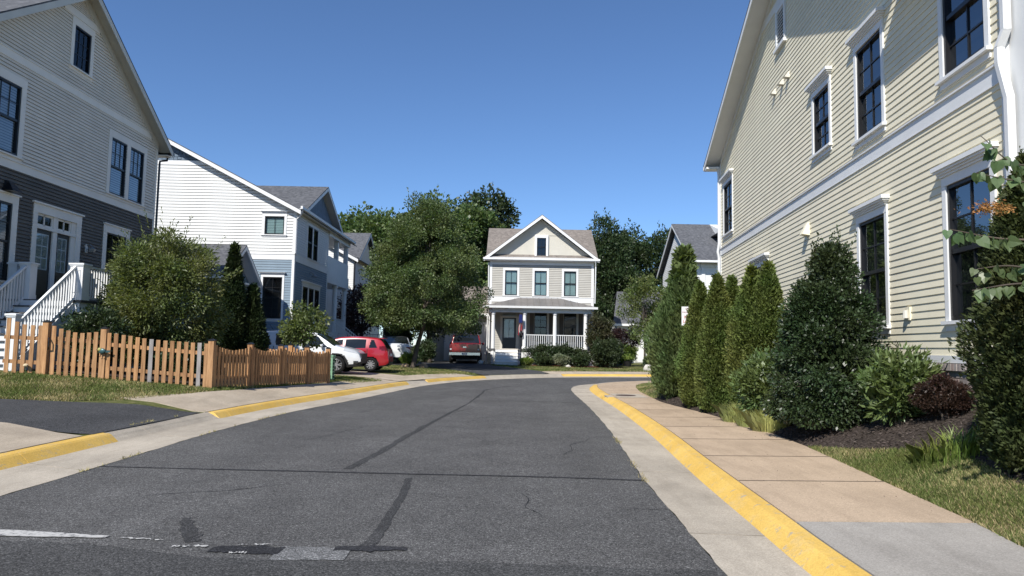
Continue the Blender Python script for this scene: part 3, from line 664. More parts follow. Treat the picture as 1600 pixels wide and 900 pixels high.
# brick foundation: single bricks where they show large
fo = MB(); R.box(fo, -1.44, 15.1, .2, 1.395, -.10, -.012); fnd = fo.build('foundation', 'mortar', H)
rest = MB(); row = 0; hh = .55
while hh < 1.30:
    u = -1.44 - (.11 if row % 2 else 0)
    while u < 15.0:
        q = MB() if u < 2.2 else rest; dd = RNG.normal(0, .0015)
        R.box(q, max(u, -1.44), min(u + .203, 15.1), hh, hh + .062, -.02, .012 + dd)
        if u < 2.2: q.build('brick', 'brick', fnd)
        u += .213
    hh += .073; row += 1
rest.build('brick_courses', 'brick', fnd, kind='stuff')
u = -1.44; rest = MB()
while u < 15.0:
    q = MB() if u < 2.2 else rest; R.box(q, u, u + .064, 1.30, 1.392, -.02, .045 + RNG.normal(0, .002))
    if u < 2.2: q.build('cap_brick', 'brick', fnd)
    u += .074
rest.build('brick_courses', 'brick', fnd, kind='stuff')
# roof: gable facing the street, low front block
ov = .52; P = R.P; rz = lambda s: apex_h - slope * abs(s - apex_s)
mb = MB(); th = .16
for s0 in (15.55, .75):
    slab(mb, P(s0, rz(s0) + th, ov), P(apex_s, apex_h + th, ov), P(apex_s, apex_h + th, -12.4), P(s0, rz(s0) + th, -12.4), .05)
mb.build('roof', 'roof_grey', H)
mb = MB()
for s0 in (15.5, .8):
    slab(mb, P(s0, rz(s0) + th - .052, ov - .03), P(apex_s, apex_h + th - .052, ov - .03), P(apex_s, apex_h + th - .052, -.12), P(s0, rz(s0) + th - .052, -.12), .03)
mb.build('soffit', 'trim_white', H)
mb = MB()
for s0 in (15.52, .78):
    mb.hexa([P(s0, rz(s0) + th - .20, ov - .03), P(s0, rz(s0) + th - .20, ov - .005), P(apex_s, apex_h + th - .20, ov - .005), P(apex_s, apex_h + th - .20, ov - .03), P(s0, rz(s0) + th - .052, ov - .03), P(s0, rz(s0) + th - .052, ov - .005), P(apex_s, apex_h + th - .052, ov - .005), P(apex_s, apex_h + th - .052, ov - .03)])
    s1 = apex_s + (7.36 if s0 > 9 else -6.6)
    mb.hexa([P(s1, rz(s1) - .10, -.05), P(s1, rz(s1) - .10, .03), P(apex_s, apex_h - .10, .03), P(apex_s, apex_h - .10, -.05), P(s1, rz(s1) + .07, -.05), P(s1, rz(s1) + .07, .03), P(apex_s, apex_h + .07, .03), P(apex_s, apex_h + .07, -.05)])
mb.build('rake_board', 'trim_white', H)
mb = MB(); R.box(mb, 15.10, 15.52, rz(15.5) - .06, rz(15.5) + .01, -12, ov - .03); R.box(mb, 15.50, 15.60, rz(15.5) - .02, rz(15.5) + .12, -12.3, ov); mb.build('gutter', 'metal_white', H)
mb = MB(); R.box(mb, .78, 1.0, 7.9, 8.3, -12, ov - .03); mb.build('eave_return', 'trim_white', H)
mb = MB(); R.box(mb, -1.9, 1.05, 7.10, 7.24, -12, ov); mb.build('eave', 'trim_white', H)
mb = MB(); slab(mb, P(-1.95, 7.26, ov + .03), P(1.05, 7.30, ov + .03), P(1.05, 8.2, -2.5), P(-1.0, 7.9, -2.5), .05); slab(mb, P(-1.95, 7.262, ov + .03), P(-1.0, 7.902, -2.5), P(-1.0, 7.902, -12), P(-1.95, 7.262, -12), .05); mb.build('front_roof', 'roof_grey', H)
# downspouts
pipe(H, [P(15.2, 7.9, .1), P(15.17, 7.6, .06), P(15.17, 5.2, .06), P(15.19, 4.9, .10), P(15.2, 4.7, .06), P(15.2, 1.0, .06)], 'metal_white', .045)
ds = MB()
def sq(pts, a=.042, b=.055):
    pts = [Vector(p) for p in pts]
    for p, q in zip(pts[:-1], pts[1:]): ds.beam(p, q, a * 2, b * 2, side=RU)
sq([P(-1.53, 7.1, .05), P(-1.53, 5.32, .05), P(-1.45, 5.14, .085), P(-1.45, 4.95, .085), P(-1.56, 4.5, .06), P(-1.56, 1.0, .06)], .035, .045); ds.build('downspout', 'metal_white', H)
# two-storey front porch at the near corner
mb = MB(); R.box(mb, -1.90, -1.47, .9, 7.1, -.36, -.02); R.box(mb, -3.74, -3.46, .9, 7.1, -.36, -.08)
mb.build('porch_column', 'trim_white', H)
mb = MB(); R.box(mb, -3.8, -1.92, 4.72, 5.05, -12, -.04); R.box(mb, -3.8, -1.92, 1.15, 1.35, -12, -.04); R.box(mb, -3.8, -1.92, 6.86, 7.10, -12, -.04); mb.build('porch_deck', 'trim_white', H)
mb = MB(); R.box(mb, -3.44, -1.92, 6.0, 6.08, -.26, -.18); R.box(mb, -3.44, -1.92, 2.25, 2.33, -.26, -.18); mb.build('porch_rail', 'trim_white', H)
# wall fittings
for s in (7.10, 7.58, 8.26):
    mb = MB(); mb.hexa([P(s - .07, 8.0, .0), P(s - .07, 8.02, .13), P(s + .07, 8.02, .13), P(s + .07, 8.0, .0), P(s - .06, 8.16, .0), P(s - .05, 8.15, .04), P(s + .05, 8.15, .04), P(s + .06, 8.16, .0)]); mb.build('vent_hood', 'trim_cream', H)
mb = MB(); mb.hexa([P(5.73, 4.02, .0), P(5.73, 4.05, .17), P(5.95, 4.05, .17), P(5.95, 4.02, .0), P(5.75, 4.32, .0), P(5.78, 4.30, .05), P(5.90, 4.30, .05), P(5.93, 4.32, .0)]); mb.build('vent_hood', 'siding_cream', H)
mb = MB(); R.box(mb, 1.14, 1.28, 2.02, 2.22, .0, .035); b_ = mb.build('outlet_box', 'siding_cream', H); mb = MB(); mb.tube([P(1.21, 2.05, .06), P(1.21, 2.17, .06)], [.045, .035], 8); mb.build('outlet_cover', 'trim_cream', b_)
# ------------------------------------------------------------------ grey house on the left
LW = Wall((-13.6, 0), (0, 1), (1, 0)); P = LW.P
H = thing('house', 'two tone grey gabled house with charcoal lower floor and white stair', 'house', (-18, 22, .8))
la, lh, ls = 22.1, 12.25, .65
def llim(h): k = (lh - h) / ls; return (max(16.95, la - k), min(27.3, la + k))
mb = MB(); LW.poly(mb, [(16.95, .2), (27.3, .2), (27.3, lh - ls * 5.2), (la, lh), (16.95, lh - ls * 5.15)][::-1], -12, -.11); mb.build('wall', 'siding_lightgrey', H)
ops = []
kw = dict(casing='trim_grey', casd=.03)
ops.append(window(LW, H, 24.15, 25.13, 6.44, 8.34, .19, 0, (3, 2, 0), blind='blind', gl='glass_bright', cr=0, **kw))
ops.append(window(LW, H, 25.36, 26.31, 6.44, 8.34, .19, 0, (3, 2, 0), blind='blind', gl='glass_bright', cl=.23, **kw))
ops.append(window(LW, H, 21.75, 22.62, 9.88, 11.17, .16, 0, (3, 3, 0), upper=False, gl='glass', back='unlit_interior', **kw))
ops.append(window(LW, H, 18.45, 19.59, 6.46, 8.38, .19, 0, (3, 2, 0), blind='blind', gl='glass_bright', back='interior_mid', **kw))
ops.append(window(LW, H, 18.40, 19.56, 3.05, 5.14, .22, 0, (3, 2, 0), blind='blind', gl='glass_bright', back='interior_mid', **kw))
ops.append(window(LW, H, 24.20, 25.42, 3.05, 5.10, .22, 0, (3, 2, 0), gl='glass', **kw))
for i, (a, b) in enumerate(((18.2, 19.8), (24.0, 25.65))):
    mb = MB(); LW.box(mb, a - .03, b + .03, 5.36, 5.40, -.02, .07); mb.build('head_cap', 'trim_grey', H)
# double front door with transoms
df = MB(); LW.box(df, 20.42, 20.62, 2.6, 5.10, -.1, .03); LW.box(df, 22.50, 22.74, 2.6, 5.10, -.1, .03); LW.box(df, 20.42, 22.74, 5.10, 5.36, -.1, .034); LW.box(df, 20.36, 22.80, 5.36, 5.41, -.1, .08)
LW.box(df, 21.40, 21.60, 2.6, 5.10, -.1, .0); LW.box(df, 20.62, 22.50, 4.66, 4.74, -.1, .02); LW.box(df, 22.28, 22.50, 2.6, 5.10, -.1, -.01)
fr_ = df.build('door_surround', 'trim_grey', H)
for a, b in ((20.62, 21.40), (21.60, 22.28)):
    mb = MB(); LW.box(mb, a, b, 2.62, 4.66, -.085, -.05); d_ = mb.build('door', 'door_black', H)
    LW.box(MB(), 0, 1, 0, 1, 0, 1)
    mb = MB()
    for i in range(2):
        for j in range(3):
            x0 = a + .13 + i * (b - a - .26) / 2; x1 = x0 + (b - a - .26) / 2 - .03; y0 = 3.52 + j * .34; LW.plane(mb, x0, x1, y0, y0 + .31, -.046)
    mb.build('door_pane', 'glass_bright', d_)
    mb = MB(); LW.plane(mb, a + .12, b - .12, 3.5, 4.54, -.049); mb.build('door_blind', 'blind', d_)
    mb = MB(); LW.box(mb, a + .14, b - .14, 2.80, 3.38, -.05, -.04); mb.build('door_panel', 'door_black', d_)
    mb = MB(); LW.plane(mb, a, b, 4.74, 5.10, -.06); mb.build('transom_pane', 'glass', d_)
    mb = MB(); LW.box(mb, (a + b) / 2 - .02, (a + b) / 2 + .02, 4.74, 5.10, -.058, -.03); LW.box(mb, a, b, 4.74, 4.80, -.058, -.03); LW.box(mb, a, b, 5.04, 5.10, -.058, -.03); LW.box(mb, a, a + .06, 4.80, 5.04, -.058, -.03); LW.box(mb, b - .06, b, 4.80, 5.04, -.058, -.03); mb.build('transom_bar', 'trim_grey', d_)
mb = MB(); LW.plane(mb, 20.6, 22.5, 2.6, 5.1, -.095); mb.build('unlit_room_sheet', 'unlit_interior', fr_)
ops.append((20.44, 22.72, 2.4, 5.38))
op2 = ops + [(16, 28, 6.08, 6.26), (16, 28, 9.02, 9.20), (16, 28, 11.43, 11.62)]
siding(LW, H, .7, 6.08, .102, llim, op2, 'siding_dark', keep=140, th=.024, gap=.012)
siding(LW, H, 6.26, 11.43, .102, llim, op2, 'siding_lightgrey', keep=150, th=.024, gap=.013)
siding(LW, H, 11.62, 12.2, .06, llim, op2, 'siding_lightgrey', single=False, gap=.01)
for a, b in ((6.06, 6.28), (9.0, 9.22), (11.42, 11.63)):
    l, r_ = llim(b); l2, r2 = llim(a)
    mb = MB(); LW.box(mb, l + .02, r_ - .02, a, b, -.05, .03)
    if a < 7: LW.box(mb, l + .02, r_ - .02, b, b + .03, -.05, .055)
    elif a < 10: LW.box(mb, l + .05, r_ - .05, b, b + .025, -.05, .05)
    mb.build('belt_board', 'trim_grey', H)
mb = MB(); LW.box(mb, 27.2, 27.32, .7, 8.85, -.1, .026); LW.box(mb, 16.93, 17.05, .7, 8.8, -.1, .026); mb.build('corner_board', 'trim_grey', H)
ov = .40; rz = lambda s: lh - ls * abs(s - la); th = .22
mb = MB()
for s0 in (27.75, 16.45): slab(mb, P(s0, rz(s0) + th, ov + .03), P(la, lh + th, ov + .03), P(la, lh + th, -12.4), P(s0, rz(s0) + th, -12.4), .05)
mb.build('roof', 'roof_grey', H)
mb = MB()
for s0 in (27.7, 16.5): slab(mb, P(s0, rz(s0) + th - .052, ov), P(la, lh + th - .052, ov), P(la, lh + th - .052, -.12), P(s0, rz(s0) + th - .052, -.12), .03)
mb.build('soffit', 'trim_cream', H)
mb = MB()
for s0 in (27.7, 16.5):
    mb.hexa([P(s0, rz(s0) + th - .26, ov - .0), P(s0, rz(s0) + th - .26, ov + .025), P(la, lh + th - .26, ov + .025), P(la, lh + th - .26, ov), P(s0, rz(s0) + th - .052, ov), P(s0, rz(s0) + th - .052, ov + .025), P(la, lh + th - .052, ov + .025), P(la, lh + th - .052, ov)])
    s1 = 27.3 if s0 > 20 else 16.95
    mb.hexa([P(s1, rz(s1) - .16, -.05), P(s1, rz(s1) - .16, .035), P(la, lh - .16, .035), P(la, lh - .16, -.05), P(s1, rz(s1) + .13, -.05), P(s1, rz(s1) + .13, .035), P(la, lh + .13, .035), P(la, lh + .13, -.05)])
mb.build('rake_board', 'trim_cream', H)
mb = MB(); LW.box(mb, 27.70, 27.82, rz(27.7) + .04, rz(27.7) + .16, -12.3, ov); mb.build('gutter', 'metal_black', H)
mb = MB(); LW.box(mb, 27.3, 27.68, rz(27.7) - .06, rz(27.7) - .035, -12, ov - .02); mb.build('eave', 'trim_cream', H)
pipe(H, [P(27.74, 8.62, .2), P(27.72, 8.45, .18), P(27.42, 8.35, .06), P(27.40, 8.2, .06), P(27.40, 1, .06)], 'metal_black', .04)
# lamp, vent
mb = MB(); mb.lathe([(.0, .0), (.07, .0), (.075, .03), (.0, .035)], (0, 0, 0), n=12); b_ = MB()
LW.box(b_, 23.02, 23.12, 4.26, 4.52, .0, .05); o_ = b_.build('wall_lamp', 'trim_grey', H)
mb = MB(); mb.tube([P(23.07, 4.48, .05), P(23.07, 4.52, .14), P(23.07, 4.46, .20)], .02, 6); mb.build('lamp_arm', 'metal_grey', o_)
mb = MB(); mb.tube([P(23.07, 4.45, .20), P(23.07, 4.38, .20), P(23.07, 4.28, .20)], [.03, .12, .10], 10); mb.build('lamp_shade', 'metal_grey', o_)
mb = MB(); mb.hexa([P(19.1, 5.42, .0), P(19.1, 5.42, .32), P(19.5, 5.42, .32), P(19.5, 5.42, .0), P(19.2, 5.72, .0), P(19.22, 5.70, .1), P(19.38, 5.70, .1), P(19.4, 5.72, .0)]); mb.build('vent_hood', 'frame_black', H)
# landing and stair
zl = 2.55
mb = MB(); mb.box(-13.58, -11.45, 19.38, 24.6, zl - .06, zl); mb.build('landing', 'stair_dark', H)
mb = MB(); mb.box(-13.58, -11.52, 19.44, 24.55, zl - .32, zl - .062); mb.build('landing_fascia', 'stair_white', H)
mb = MB()
for y in np.arange(19.6, 24.6, .2): mb.box(-11.62, -11.58, y, y + .1, .7, zl - .32)
mb.build('lattice', 'stair_dark', H)
zb = .70; nst = 10; y0 = 17.15; y1 = 19.42; x0, x1 = -12.95, -11.72
for i in range(nst):
    za = zb + (zl - zb) * i / nst; zc = zb + (zl - zb) * (i + 1) / nst; ya = y0 + (y1 - y0) * i / nst; yb = y0 + (y1 - y0) * (i + 1) / nst
    mb = MB(); mb.box(x0, x1, ya + .02, yb + .03, za - .1 if i else za - .12, zc - .04); mb.build('riser', 'stair_white', H)
    if i < nst - 1: mb = MB(); mb.box(x0 - .02, x1 + .02, ya - .015, yb + .03, zc - .036, zc); mb.build('tread', 'stair_dark', H)
for x in (x0 - .03, x1 + .03):
    mb = MB(); mb.hexa([(x - .02, y0, zb - .1), (x + .02, y0, zb - .1), (x + .02, y1, zb - .1), (x - .02, y1, zb - .1), (x - .02, y0, zb + .1), (x + .02, y0, zb + .1), (x + .02, y1, zl - .065), (x - .02, y1, zl - .065)]); mb.build('stringer', 'stair_white', H)
newel(H, -11.68, 17.15, .62, 2.09, .20, 'stair_white'); newel(H, -13.02, 17.15, .62, 2.09, .20, 'stair_white')
newel(H, -11.62, 19.55, zl, 3.55, .34, 'stair_white', panel=True); newel(H, -12.98, 19.50, zl, 3.55, .28, 'stair_white'); newel(H, -13.42, 19.62, zl, 3.55, .22, 'stair_white')
for x in (-11.66, -12.98): railing(H, (x, 17.22, zb + .22), (x, 19.40, zl - .02), 'stair_white', .92, .135, 'stair_railing')
railing(H, (-11.55, 19.72, zl), (-11.55, 24.4, zl), 'stair_white', .92, .125, 'landing_railing')
railing(H, (-13.3, 19.62, zl), (-13.1, 19.58, zl), 'stair_white', .92, .1, 'landing_railing')
# ------------------------------------------------------------------ white and blue house, left middle
H = thing('house', 'white over blue lap siding house with grey roof behind the parked cars', 'house', (-14.5, 41, .4))
F = Wall((0, 35.5), (1, 0), (0, -1)); P = F.P; xr = -10.68; xl = -25.4; ridx, ridh, sl = -18.0, 11.78, .513
ez = ridh - sl * (xr - ridx)
mb = MB(); F.poly(mb, [(xl, .2), (xr - .12, .2), (xr - .12, ez), (ridx, ridh), (xl, ez)][::-1], -6.4, -.11); F.poly(mb, [(xl, .2), (-13.4, .2), (-13.4, ridh - sl * (-13.4 - ridx)), (ridx, ridh), (xl, ez)][::-1], -12.0, -6.41)
mb.build('wall', 'siding_white', H)
fl = lambda h: (max(xl, ridx - (ridh - h) / sl), min(xr, ridx + (ridh - h) / sl))
ops = [window(F, H, -12.16, -11.22, 2.70, 4.72, .10, .10, (2, 2, 2), blind='screen_grey', gl='glass_dark'), window(F, H, -12.20, -11.24, 6.83, 7.72, .12, .10, (2, 1, 1), upper=False, blind='blind_green')]
op2 = ops + [(-30, 0, 5.60, 5.82)]
siding(F, H, 1.95, 5.60, .125, fl, op2, 'siding_blue', single=False, gap=.018)
siding(F, H, 5.82, 10.22, .15, fl, op2, 'siding_white', single=False, gap=.026)
mb = MB(); F.box(mb, xl, xr + .02, 5.58, 5.84, -.05, .03); F.box(mb, xl, xr + .02, 5.84, 5.87, -.05, .05); F.box(mb, fl(10.35)[0], fl(10.35)[1], 10.2, 10.42, -.05, .03); mb.build('belt_board', 'trim_white', H)
mb = MB(); h = 10.42; k = 0
while h < 11.7:
    l, r_ = fl(h); u = l - (.1 if k % 2 else 0)
    while u < r_:
        dh = RNG.choice([0, .03, .06]); a, b = max(u, l), min(u + .17, fl(h + .16)[1])
        if b - a > .03: F.box(mb, a, b, h + dh, h + .17, -.05, .012 + .006 * RNG.random())
        u += .19
    h += .165; k += 1
mb.build('wall_shingles', 'shingle_blue', H, kind='stuff')
mb = MB(); F.poly(mb, [(xl, 10.3), (xr, 10.3), (ridx, ridh - .05)][::1] if False else [(fl(10.3)[0], 10.3), (fl(10.3)[1], 10.3), (ridx, ridh - .05)][::-1], -.10, -.02); mb.build('gable_panel', 'shingle_blue', H)
mb = MB(); F.box(mb, xr - .11, xr + .02, 1.9, 7.95, -.1, .026); mb.build('corner_board', 'trim_white', H)
mb = MB(); F.box(mb, xl, xr + .01, .2, 1.95, -.1, -.0); mb.build('foundation', 'brick', H)
# roof with gable end toward the camera
ov = .42; th = .16; zr = lambda u: ridh - sl * abs(u - ridx)
mb = MB()
for u0 in (xr + .35, xl - .35): slab(mb, P(u0, zr(u0) + th, ov), P(ridx, ridh + th, ov), P(ridx, ridh + th, -12.5), P(u0, zr(u0) + th, -12.5), .05)
mb.build('roof', 'roof_grey', H)
mb = MB()
for u0 in (xr + .33, xl - .33):
    slab(mb, P(u0, zr(u0) + th - .052, ov - .03), P(ridx, ridh + th - .052, ov - .03), P(ridx, ridh + th - .052, -.1), P(u0, zr(u0) + th - .052, -.1), .02)
mb.build('soffit', 'trim_white', H)
mb = MB()
for u0 in (xr + .34, xl - .34):
    mb.hexa([P(u0, zr(u0) + th - .24, ov - .028), P(u0, zr(u0) + th - .24, ov), P(ridx, ridh + th - .24, ov), P(ridx, ridh + th - .24, ov - .028), P(u0, zr(u0) + th - .051, ov - .028), P(u0, zr(u0) + th - .051, ov), P(ridx, ridh + th - .051, ov), P(ridx, ridh + th - .051, ov - .028)])
mb.build('rake_board', 'trim_white', H)
S = Wall((xr, 0), (0, 1), (1, 0)); P = S.P
ops = [window(S, H, 37.62, 38.52, 5.96, 7.66, .09, 0, (1, 0, 0), gl='glass_dark'), window(S, H, 38.70, 39.60, 5.96, 7.66, .09, 0, (1, 0, 0), gl='glass_dark')]
for a in (37.05, 38.18, 39.31): ops.append(window(S, H, a, a + .98, 2.5, 4.42, .075, 0, (1, 0, 0), gl='glass_dark'))
mb = MB(); S.box(mb, 36.9, 40.45, 4.52, 4.66, -.02, .04); S.box(mb, 36.8, 40.55, 4.66, 4.74, -.02, .10); mb.build('head_cap', 'trim_white', H)
sl2 = lambda h: (35.52, 41.9)
siding(S, H, 1.95, 5.55, .125, sl2, ops + [(30, 50, 5.55, 5.85)], 'siding_blue', single=False, gap=.015); siding(S, H, 5.85, 8.0, .125, sl2, ops, 'siding_white', single=False, gap=.015)
mb = MB(); S.box(mb, 41.78, 41.9, .2, 8.0, -2.9, -.115); mb.build('return_wall', 'siding_white', H)
mb = MB(); S.box(mb, 35.5, 41.92, 5.53, 5.87, -.05, .03); S.box(mb, 35.5, 41.92, 5.87, 5.90, -.05, .05); mb.build('belt_board', 'trim_white', H)
mb = MB(); S.box(mb, 35.5, 35.62, 1.9, 7.95, -.05, .027); S.box(mb, 41.8, 41.92, 1.9, 7.95, -.05, .027); mb.build('corner_board', 'trim_white', H)
mb = MB(); S.box(mb, 35.5, 41.9, .2, 1.95, -.1, .003); mb.build('foundation', 'brick', H)
mb = MB(); mb.lathe([(.04, .14), (.06, .10), (.18, .0), (.17, -.01)], P(38.1, 5.0, .3), n=10); mb.tube([P(38.1, 5.15, .0), P(38.1, 5.25, .15), P(38.1, 5.13, .3)], .015, 6); mb.build('wall_lamp', 'metal_grey', H)
# eave and cross gable toward the street
mb = MB(); S.box(mb, 35.1, 47.3, 8.02, 8.06, -.1, .36); S.box(mb, 35.08, 47.32, 8.04, 8.18, .33, .43); mb.build('eave', 'trim_white', H)
ga, gh, gs = 39.95, 10.05, .50; gzr = lambda y: gh - gs * abs(y - ga)
mb = MB(); S.poly(mb, [(36.5, 8.2), (43.4, 8.2), (ga, gh - .1)][::-1], -3, -.02); mb.build('gable_panel', 'shingle_blue', H)
mb = MB()
for y in (36.1, 43.8): slab(mb, P(y, gzr(y) + .16, .40), P(ga, gh + .16, .40), P(ga, gh + .16, -4.2), P(y, gzr(y) + .16, -1.2), .05)
mb.build('cross_roof', 'roof_grey', H)
mb = MB()
for y in (36.15, 43.75):
    slab(mb, P(y, gzr(y) + .108, .38), P(ga, gh + .108, .38), P(ga, gh + .108, -.1), P(y, gzr(y) + .108, -.1), .02)
    mb.hexa([P(y, gzr(y) - .08, .37), P(y, gzr(y) - .08, .40), P(ga, gh - .08, .40), P(ga, gh - .08, .37), P(y, gzr(y) + .108, .37), P(y, gzr(y) + .108, .40), P(ga, gh + .108, .40), P(ga, gh + .108, .37)])
mb.build('rake_board', 'trim_white', H)
pipe(H, [(xr + .38, 35.25, 8.02), (xr + .30, 35.30, 7.8), (xr + .05, 35.42, 7.55), (xr + .05, 35.44, 5.9)], 'metal_white', .05)
# porch on two floors with columns
mb = MB(); S.box(mb, 41.9, 47.2, 1.95, 2.15, -2.8, .1); S.box(mb, 41.9, 47.2, 5.05, 5.75, -2.8, .06); S.box(mb, 41.9, 47.2, 5.75, 6.62, -.08, .0); S.box(mb, 41.9, 47.2, 7.75, 8.03, -2.8, .1); mb.build('porch_deck', 'trim_white', H)
for y in (44.4, 46.95):
    mb = MB(); mb.lathe([(.2, 2.15), (.2, 2.3), (.15, 2.32), (.14, 4.9), (.19, 4.95), (.19, 5.05)], (xr - .12, y, 0), n=14); mb.build('porch_column', 'trim_white', H, smooth=False)
    mb = MB(); S.box(mb, y - .13, y + .13, 6.62, 7.75, -.25, .0); mb.build('porch_column', 'trim_white', H)
for i in range(9):
    mb = MB(); x = xr + .1 + i * .25; z = 2.15 - (i + 1) * .19; mb.box(x, x + .27, 42.3, 43.6, .2, z); mb.build('stair_tread', 'stair_white', H)
for y in (42.25, 43.65): railing(H, (xr + .1, y, 2.1), (xr + 2.3, y, .45), 'trim_white', .92, .16, 'stair_railing')
railing(H, (xr - .1, 43.7, 2.15), (xr - .1, 47, 2.15), 'trim_white', .9, .16, 'porch_railing')
# low side wing with its own small gable
mb = MB(); mb.prism([(-12.75, 31.4, .2), (-12.75, 35.5, .2), (-12.75, 35.5, 4.28), (-12.75, 33.1, 5.6), (-12.75, 31.4, 4.35)], (-6, 0, 0)); mb.build('side_wing', 'siding_blue', H)
wy, wh, wsl = 33.1, 5.85, .70; wz = lambda y: wh - wsl * abs(y - wy)
mb = MB()
for y in (30.85, 35.35): slab(mb, (-12.15, y, wz(y) + .1), (-12.15, wy, wh + .1), (-19, wy, wh + .1), (-19, y, wz(y) + .1), .05)
mb.build('wing_roof', 'roof_grey', H)
mb = MB()
for y in (30.9, 35.3):
    slab(mb, (-12.18, y, wz(y) + .048), (-12.18, wy, wh + .048), (-12.8, wy, wh + .048), (-12.8, y, wz(y) + .048), .02)
    mb.hexa([(-12.2, y, wz(y) - .14), (-12.15, y, wz(y) - .14), (-12.15, wy, wh - .14), (-12.2, wy, wh - .14), (-12.2, y, wz(y) + .048), (-12.15, y, wz(y) + .048), (-12.15, wy, wh + .048), (-12.2, wy, wh + .048)])
mb.box(-19, -12.17, 35.25, 35.42, wz(35.3) - .1, wz(35.3) + .04); mb.box(-19, -12.17, 30.78, 30.95, wz(35.3) - .1, wz(35.3) + .04); mb.box(-12.8, -12.17, 31.3, 35.3, 4.15, 4.24); mb.build('rake_board', 'trim_white', H)
# ------------------------------------------------------------------ second white house further up
H = thing('house', 'white sided house with grey gable half hidden behind the maple tree', 'house', (-15, 56, .4))
F = Wall((0, 52), (1, 0), (0, -1)); P = F.P; xr = -11.37; ridx, ridh, sl = -17.5, 10.9, .53; ez = ridh - sl * (xr - ridx)
mb = MB(); F.poly(mb, [(-23.6, .2), (xr - .12, .2), (xr - .12, ez), (ridx, ridh), (-23.6, ez)][::-1], -11, -.11); mb.build('wall', 'siding_white', H)
fl = lambda h: (max(-23.6, ridx - (ridh - h) / sl), min(xr, ridx + (ridh - h) / sl))
ops = [window(F, H, -12.7, -11.95, 5.7, 6.9, .1, 0, (2, 1, 1), gl='glass_dark')]
siding(F, H, .8, 10.8, .14, fl, ops, 'siding_white', single=False)
zr = lambda u: ridh - sl * abs(u - ridx)
mb = MB()
for u0 in (xr + .4, -24): slab(mb, P(u0, zr(u0) + .16, .4), P(ridx, ridh + .16, .4), P(ridx, ridh + .16, -11.4), P(u0, zr(u0) + .16, -11.4), .05)
mb.build('roof', 'roof_grey', H)
mb = MB(); u0 = xr + .38; mb.hexa([P(u0, zr(u0) - .1, .37), P(u0, zr(u0) - .1, .4), P(ridx, ridh - .1, .4), P(ridx, ridh - .1, .37), P(u0, zr(u0) + .108, .37), P(u0, zr(u0) + .108, .4), P(ridx, ridh + .108, .4), P(ridx, ridh + .108, .37)]); mb.build('rake_board', 'trim_white', H)
S = Wall((xr, 0), (0, 1), (1, 0)); P = S.P
siding(S, H, .8, 7.5, .14, lambda h: (52.02, 63), [], 'siding_white', single=False)
for y in (53.2, 55.5, 57.8): window(S, H, y, y + .9, 5.2, 6.9, .09, 0, (2, 1, 1), gl='glass_dark'); window(S, H, y, y + .9, 1.9, 3.8, .09, 0, (2, 1, 1), gl='glass_dark')
ga, gh, gs = 56.2, 10.0, .62; gzr = lambda y: gh - gs * abs(y - ga)
mb = MB(); S.poly(mb, [(52.7, 7.6), (59.7, 7.6), (ga, gh - .1)][::-1], -3, -.02); mb.build('gable_panel', 'siding_lightgrey', H)
mb = MB()
for y in (52.3, 60.1): slab(mb, P(y, gzr(y) + .16, .35), P(ga, gh + .16, .35), P(ga, gh + .16, -4.5), P(y, gzr(y) + .16, -.5), .05)
mb.build('cross_roof', 'roof_grey', H)
mb = MB()
for y in (52.35, 60.05): mb.hexa([P(y, gzr(y) - .1, .32), P(y, gzr(y) - .1, .36), P(ga, gh - .1, .36), P(ga, gh - .1, .32), P(y, gzr(y) + .108, .32), P(y, gzr(y) + .108, .36), P(ga, gh + .108, .36), P(ga, gh + .108, .32)])
mb.build('rake_board', 'trim_white', H)
pipe(H, [(xr + .35, 51.7, 7.7), (xr + .1, 51.9, 7.3), (xr + .07, 51.93, 1)], 'metal_black', .05)
mb = MB(); mb.box(xr, xr + 2.2, 52.5, 54.6, .3, 1.3); mb.build('stoop', 'stair_white', H)
railing(H, (xr + .1, 52.5, 1.3), (xr + 2.1, 52.5, 1.3), 'trim_white', .95, .16, 'stoop_railing'); railing(H, (xr + 2.2, 52.5, 1.3), (xr + 3.9, 52.5, .4), 'trim_white', .95, .16, 'stair_railing')
# ------------------------------------------------------------------ beige house at the end of the street
H = thing('house', 'beige two storey house with front gable and columned porch at street end', 'house', (2, 52, .4))
F = Wall((0, 49.8), (1, 0), (0, -1)); P = F.P
mb = MB(); F.box(mb, -1.52, 5.57, .2, 7.6, -8.4, -.11); mb.build('wall', 'siding_grey', H)
ops = []
for a, bl in ((-.49, 'blind_green'), (1.53, 'blind_green'), (3.55, 'blind_green')): ops.append(window(F, H, a, a + .84, 5.08, 6.78, .14, 0, (2, 1, 1), blind=bl, casing='trim_white', blind_frac=1.0))
for a in (1.56, 3.57): ops.append(window(F, H, a, a + .86, 1.95, 3.88, .14, 0, (2, 2, 2), gl='glass_dark', casing='trim_cream'))
fl = lambda h: (-1.52, 5.57)
dr = (-.74, .50, 1.4, 3.98)
siding(F, H, 1.2, 4.62, .12, fl, ops + [dr], 'siding_grey', single=False, th=.03, gap=.018); siding(F, H, 4.95, 7.2, .12, fl, ops, 'siding_grey', single=False, th=.03, gap=.018)
mb = MB(); F.box(mb, -1.54, 5.59, 4.62, 4.95, -.05, .03); F.box(mb, -1.54, 5.59, 4.95, 4.98, -.05, .05); F.box(mb, -1.54, 5.59, 7.18, 7.45, -.05, .03); mb.build('belt_board', 'trim_white', H)
mb = MB(); F.box(mb, -1.55, -1.38, 1.2, 7.2, -.1, .027); F.box(mb, 5.43, 5.60, 1.2, 7.2, -.1, .027); mb.build('corner_board', 'trim_white', H)
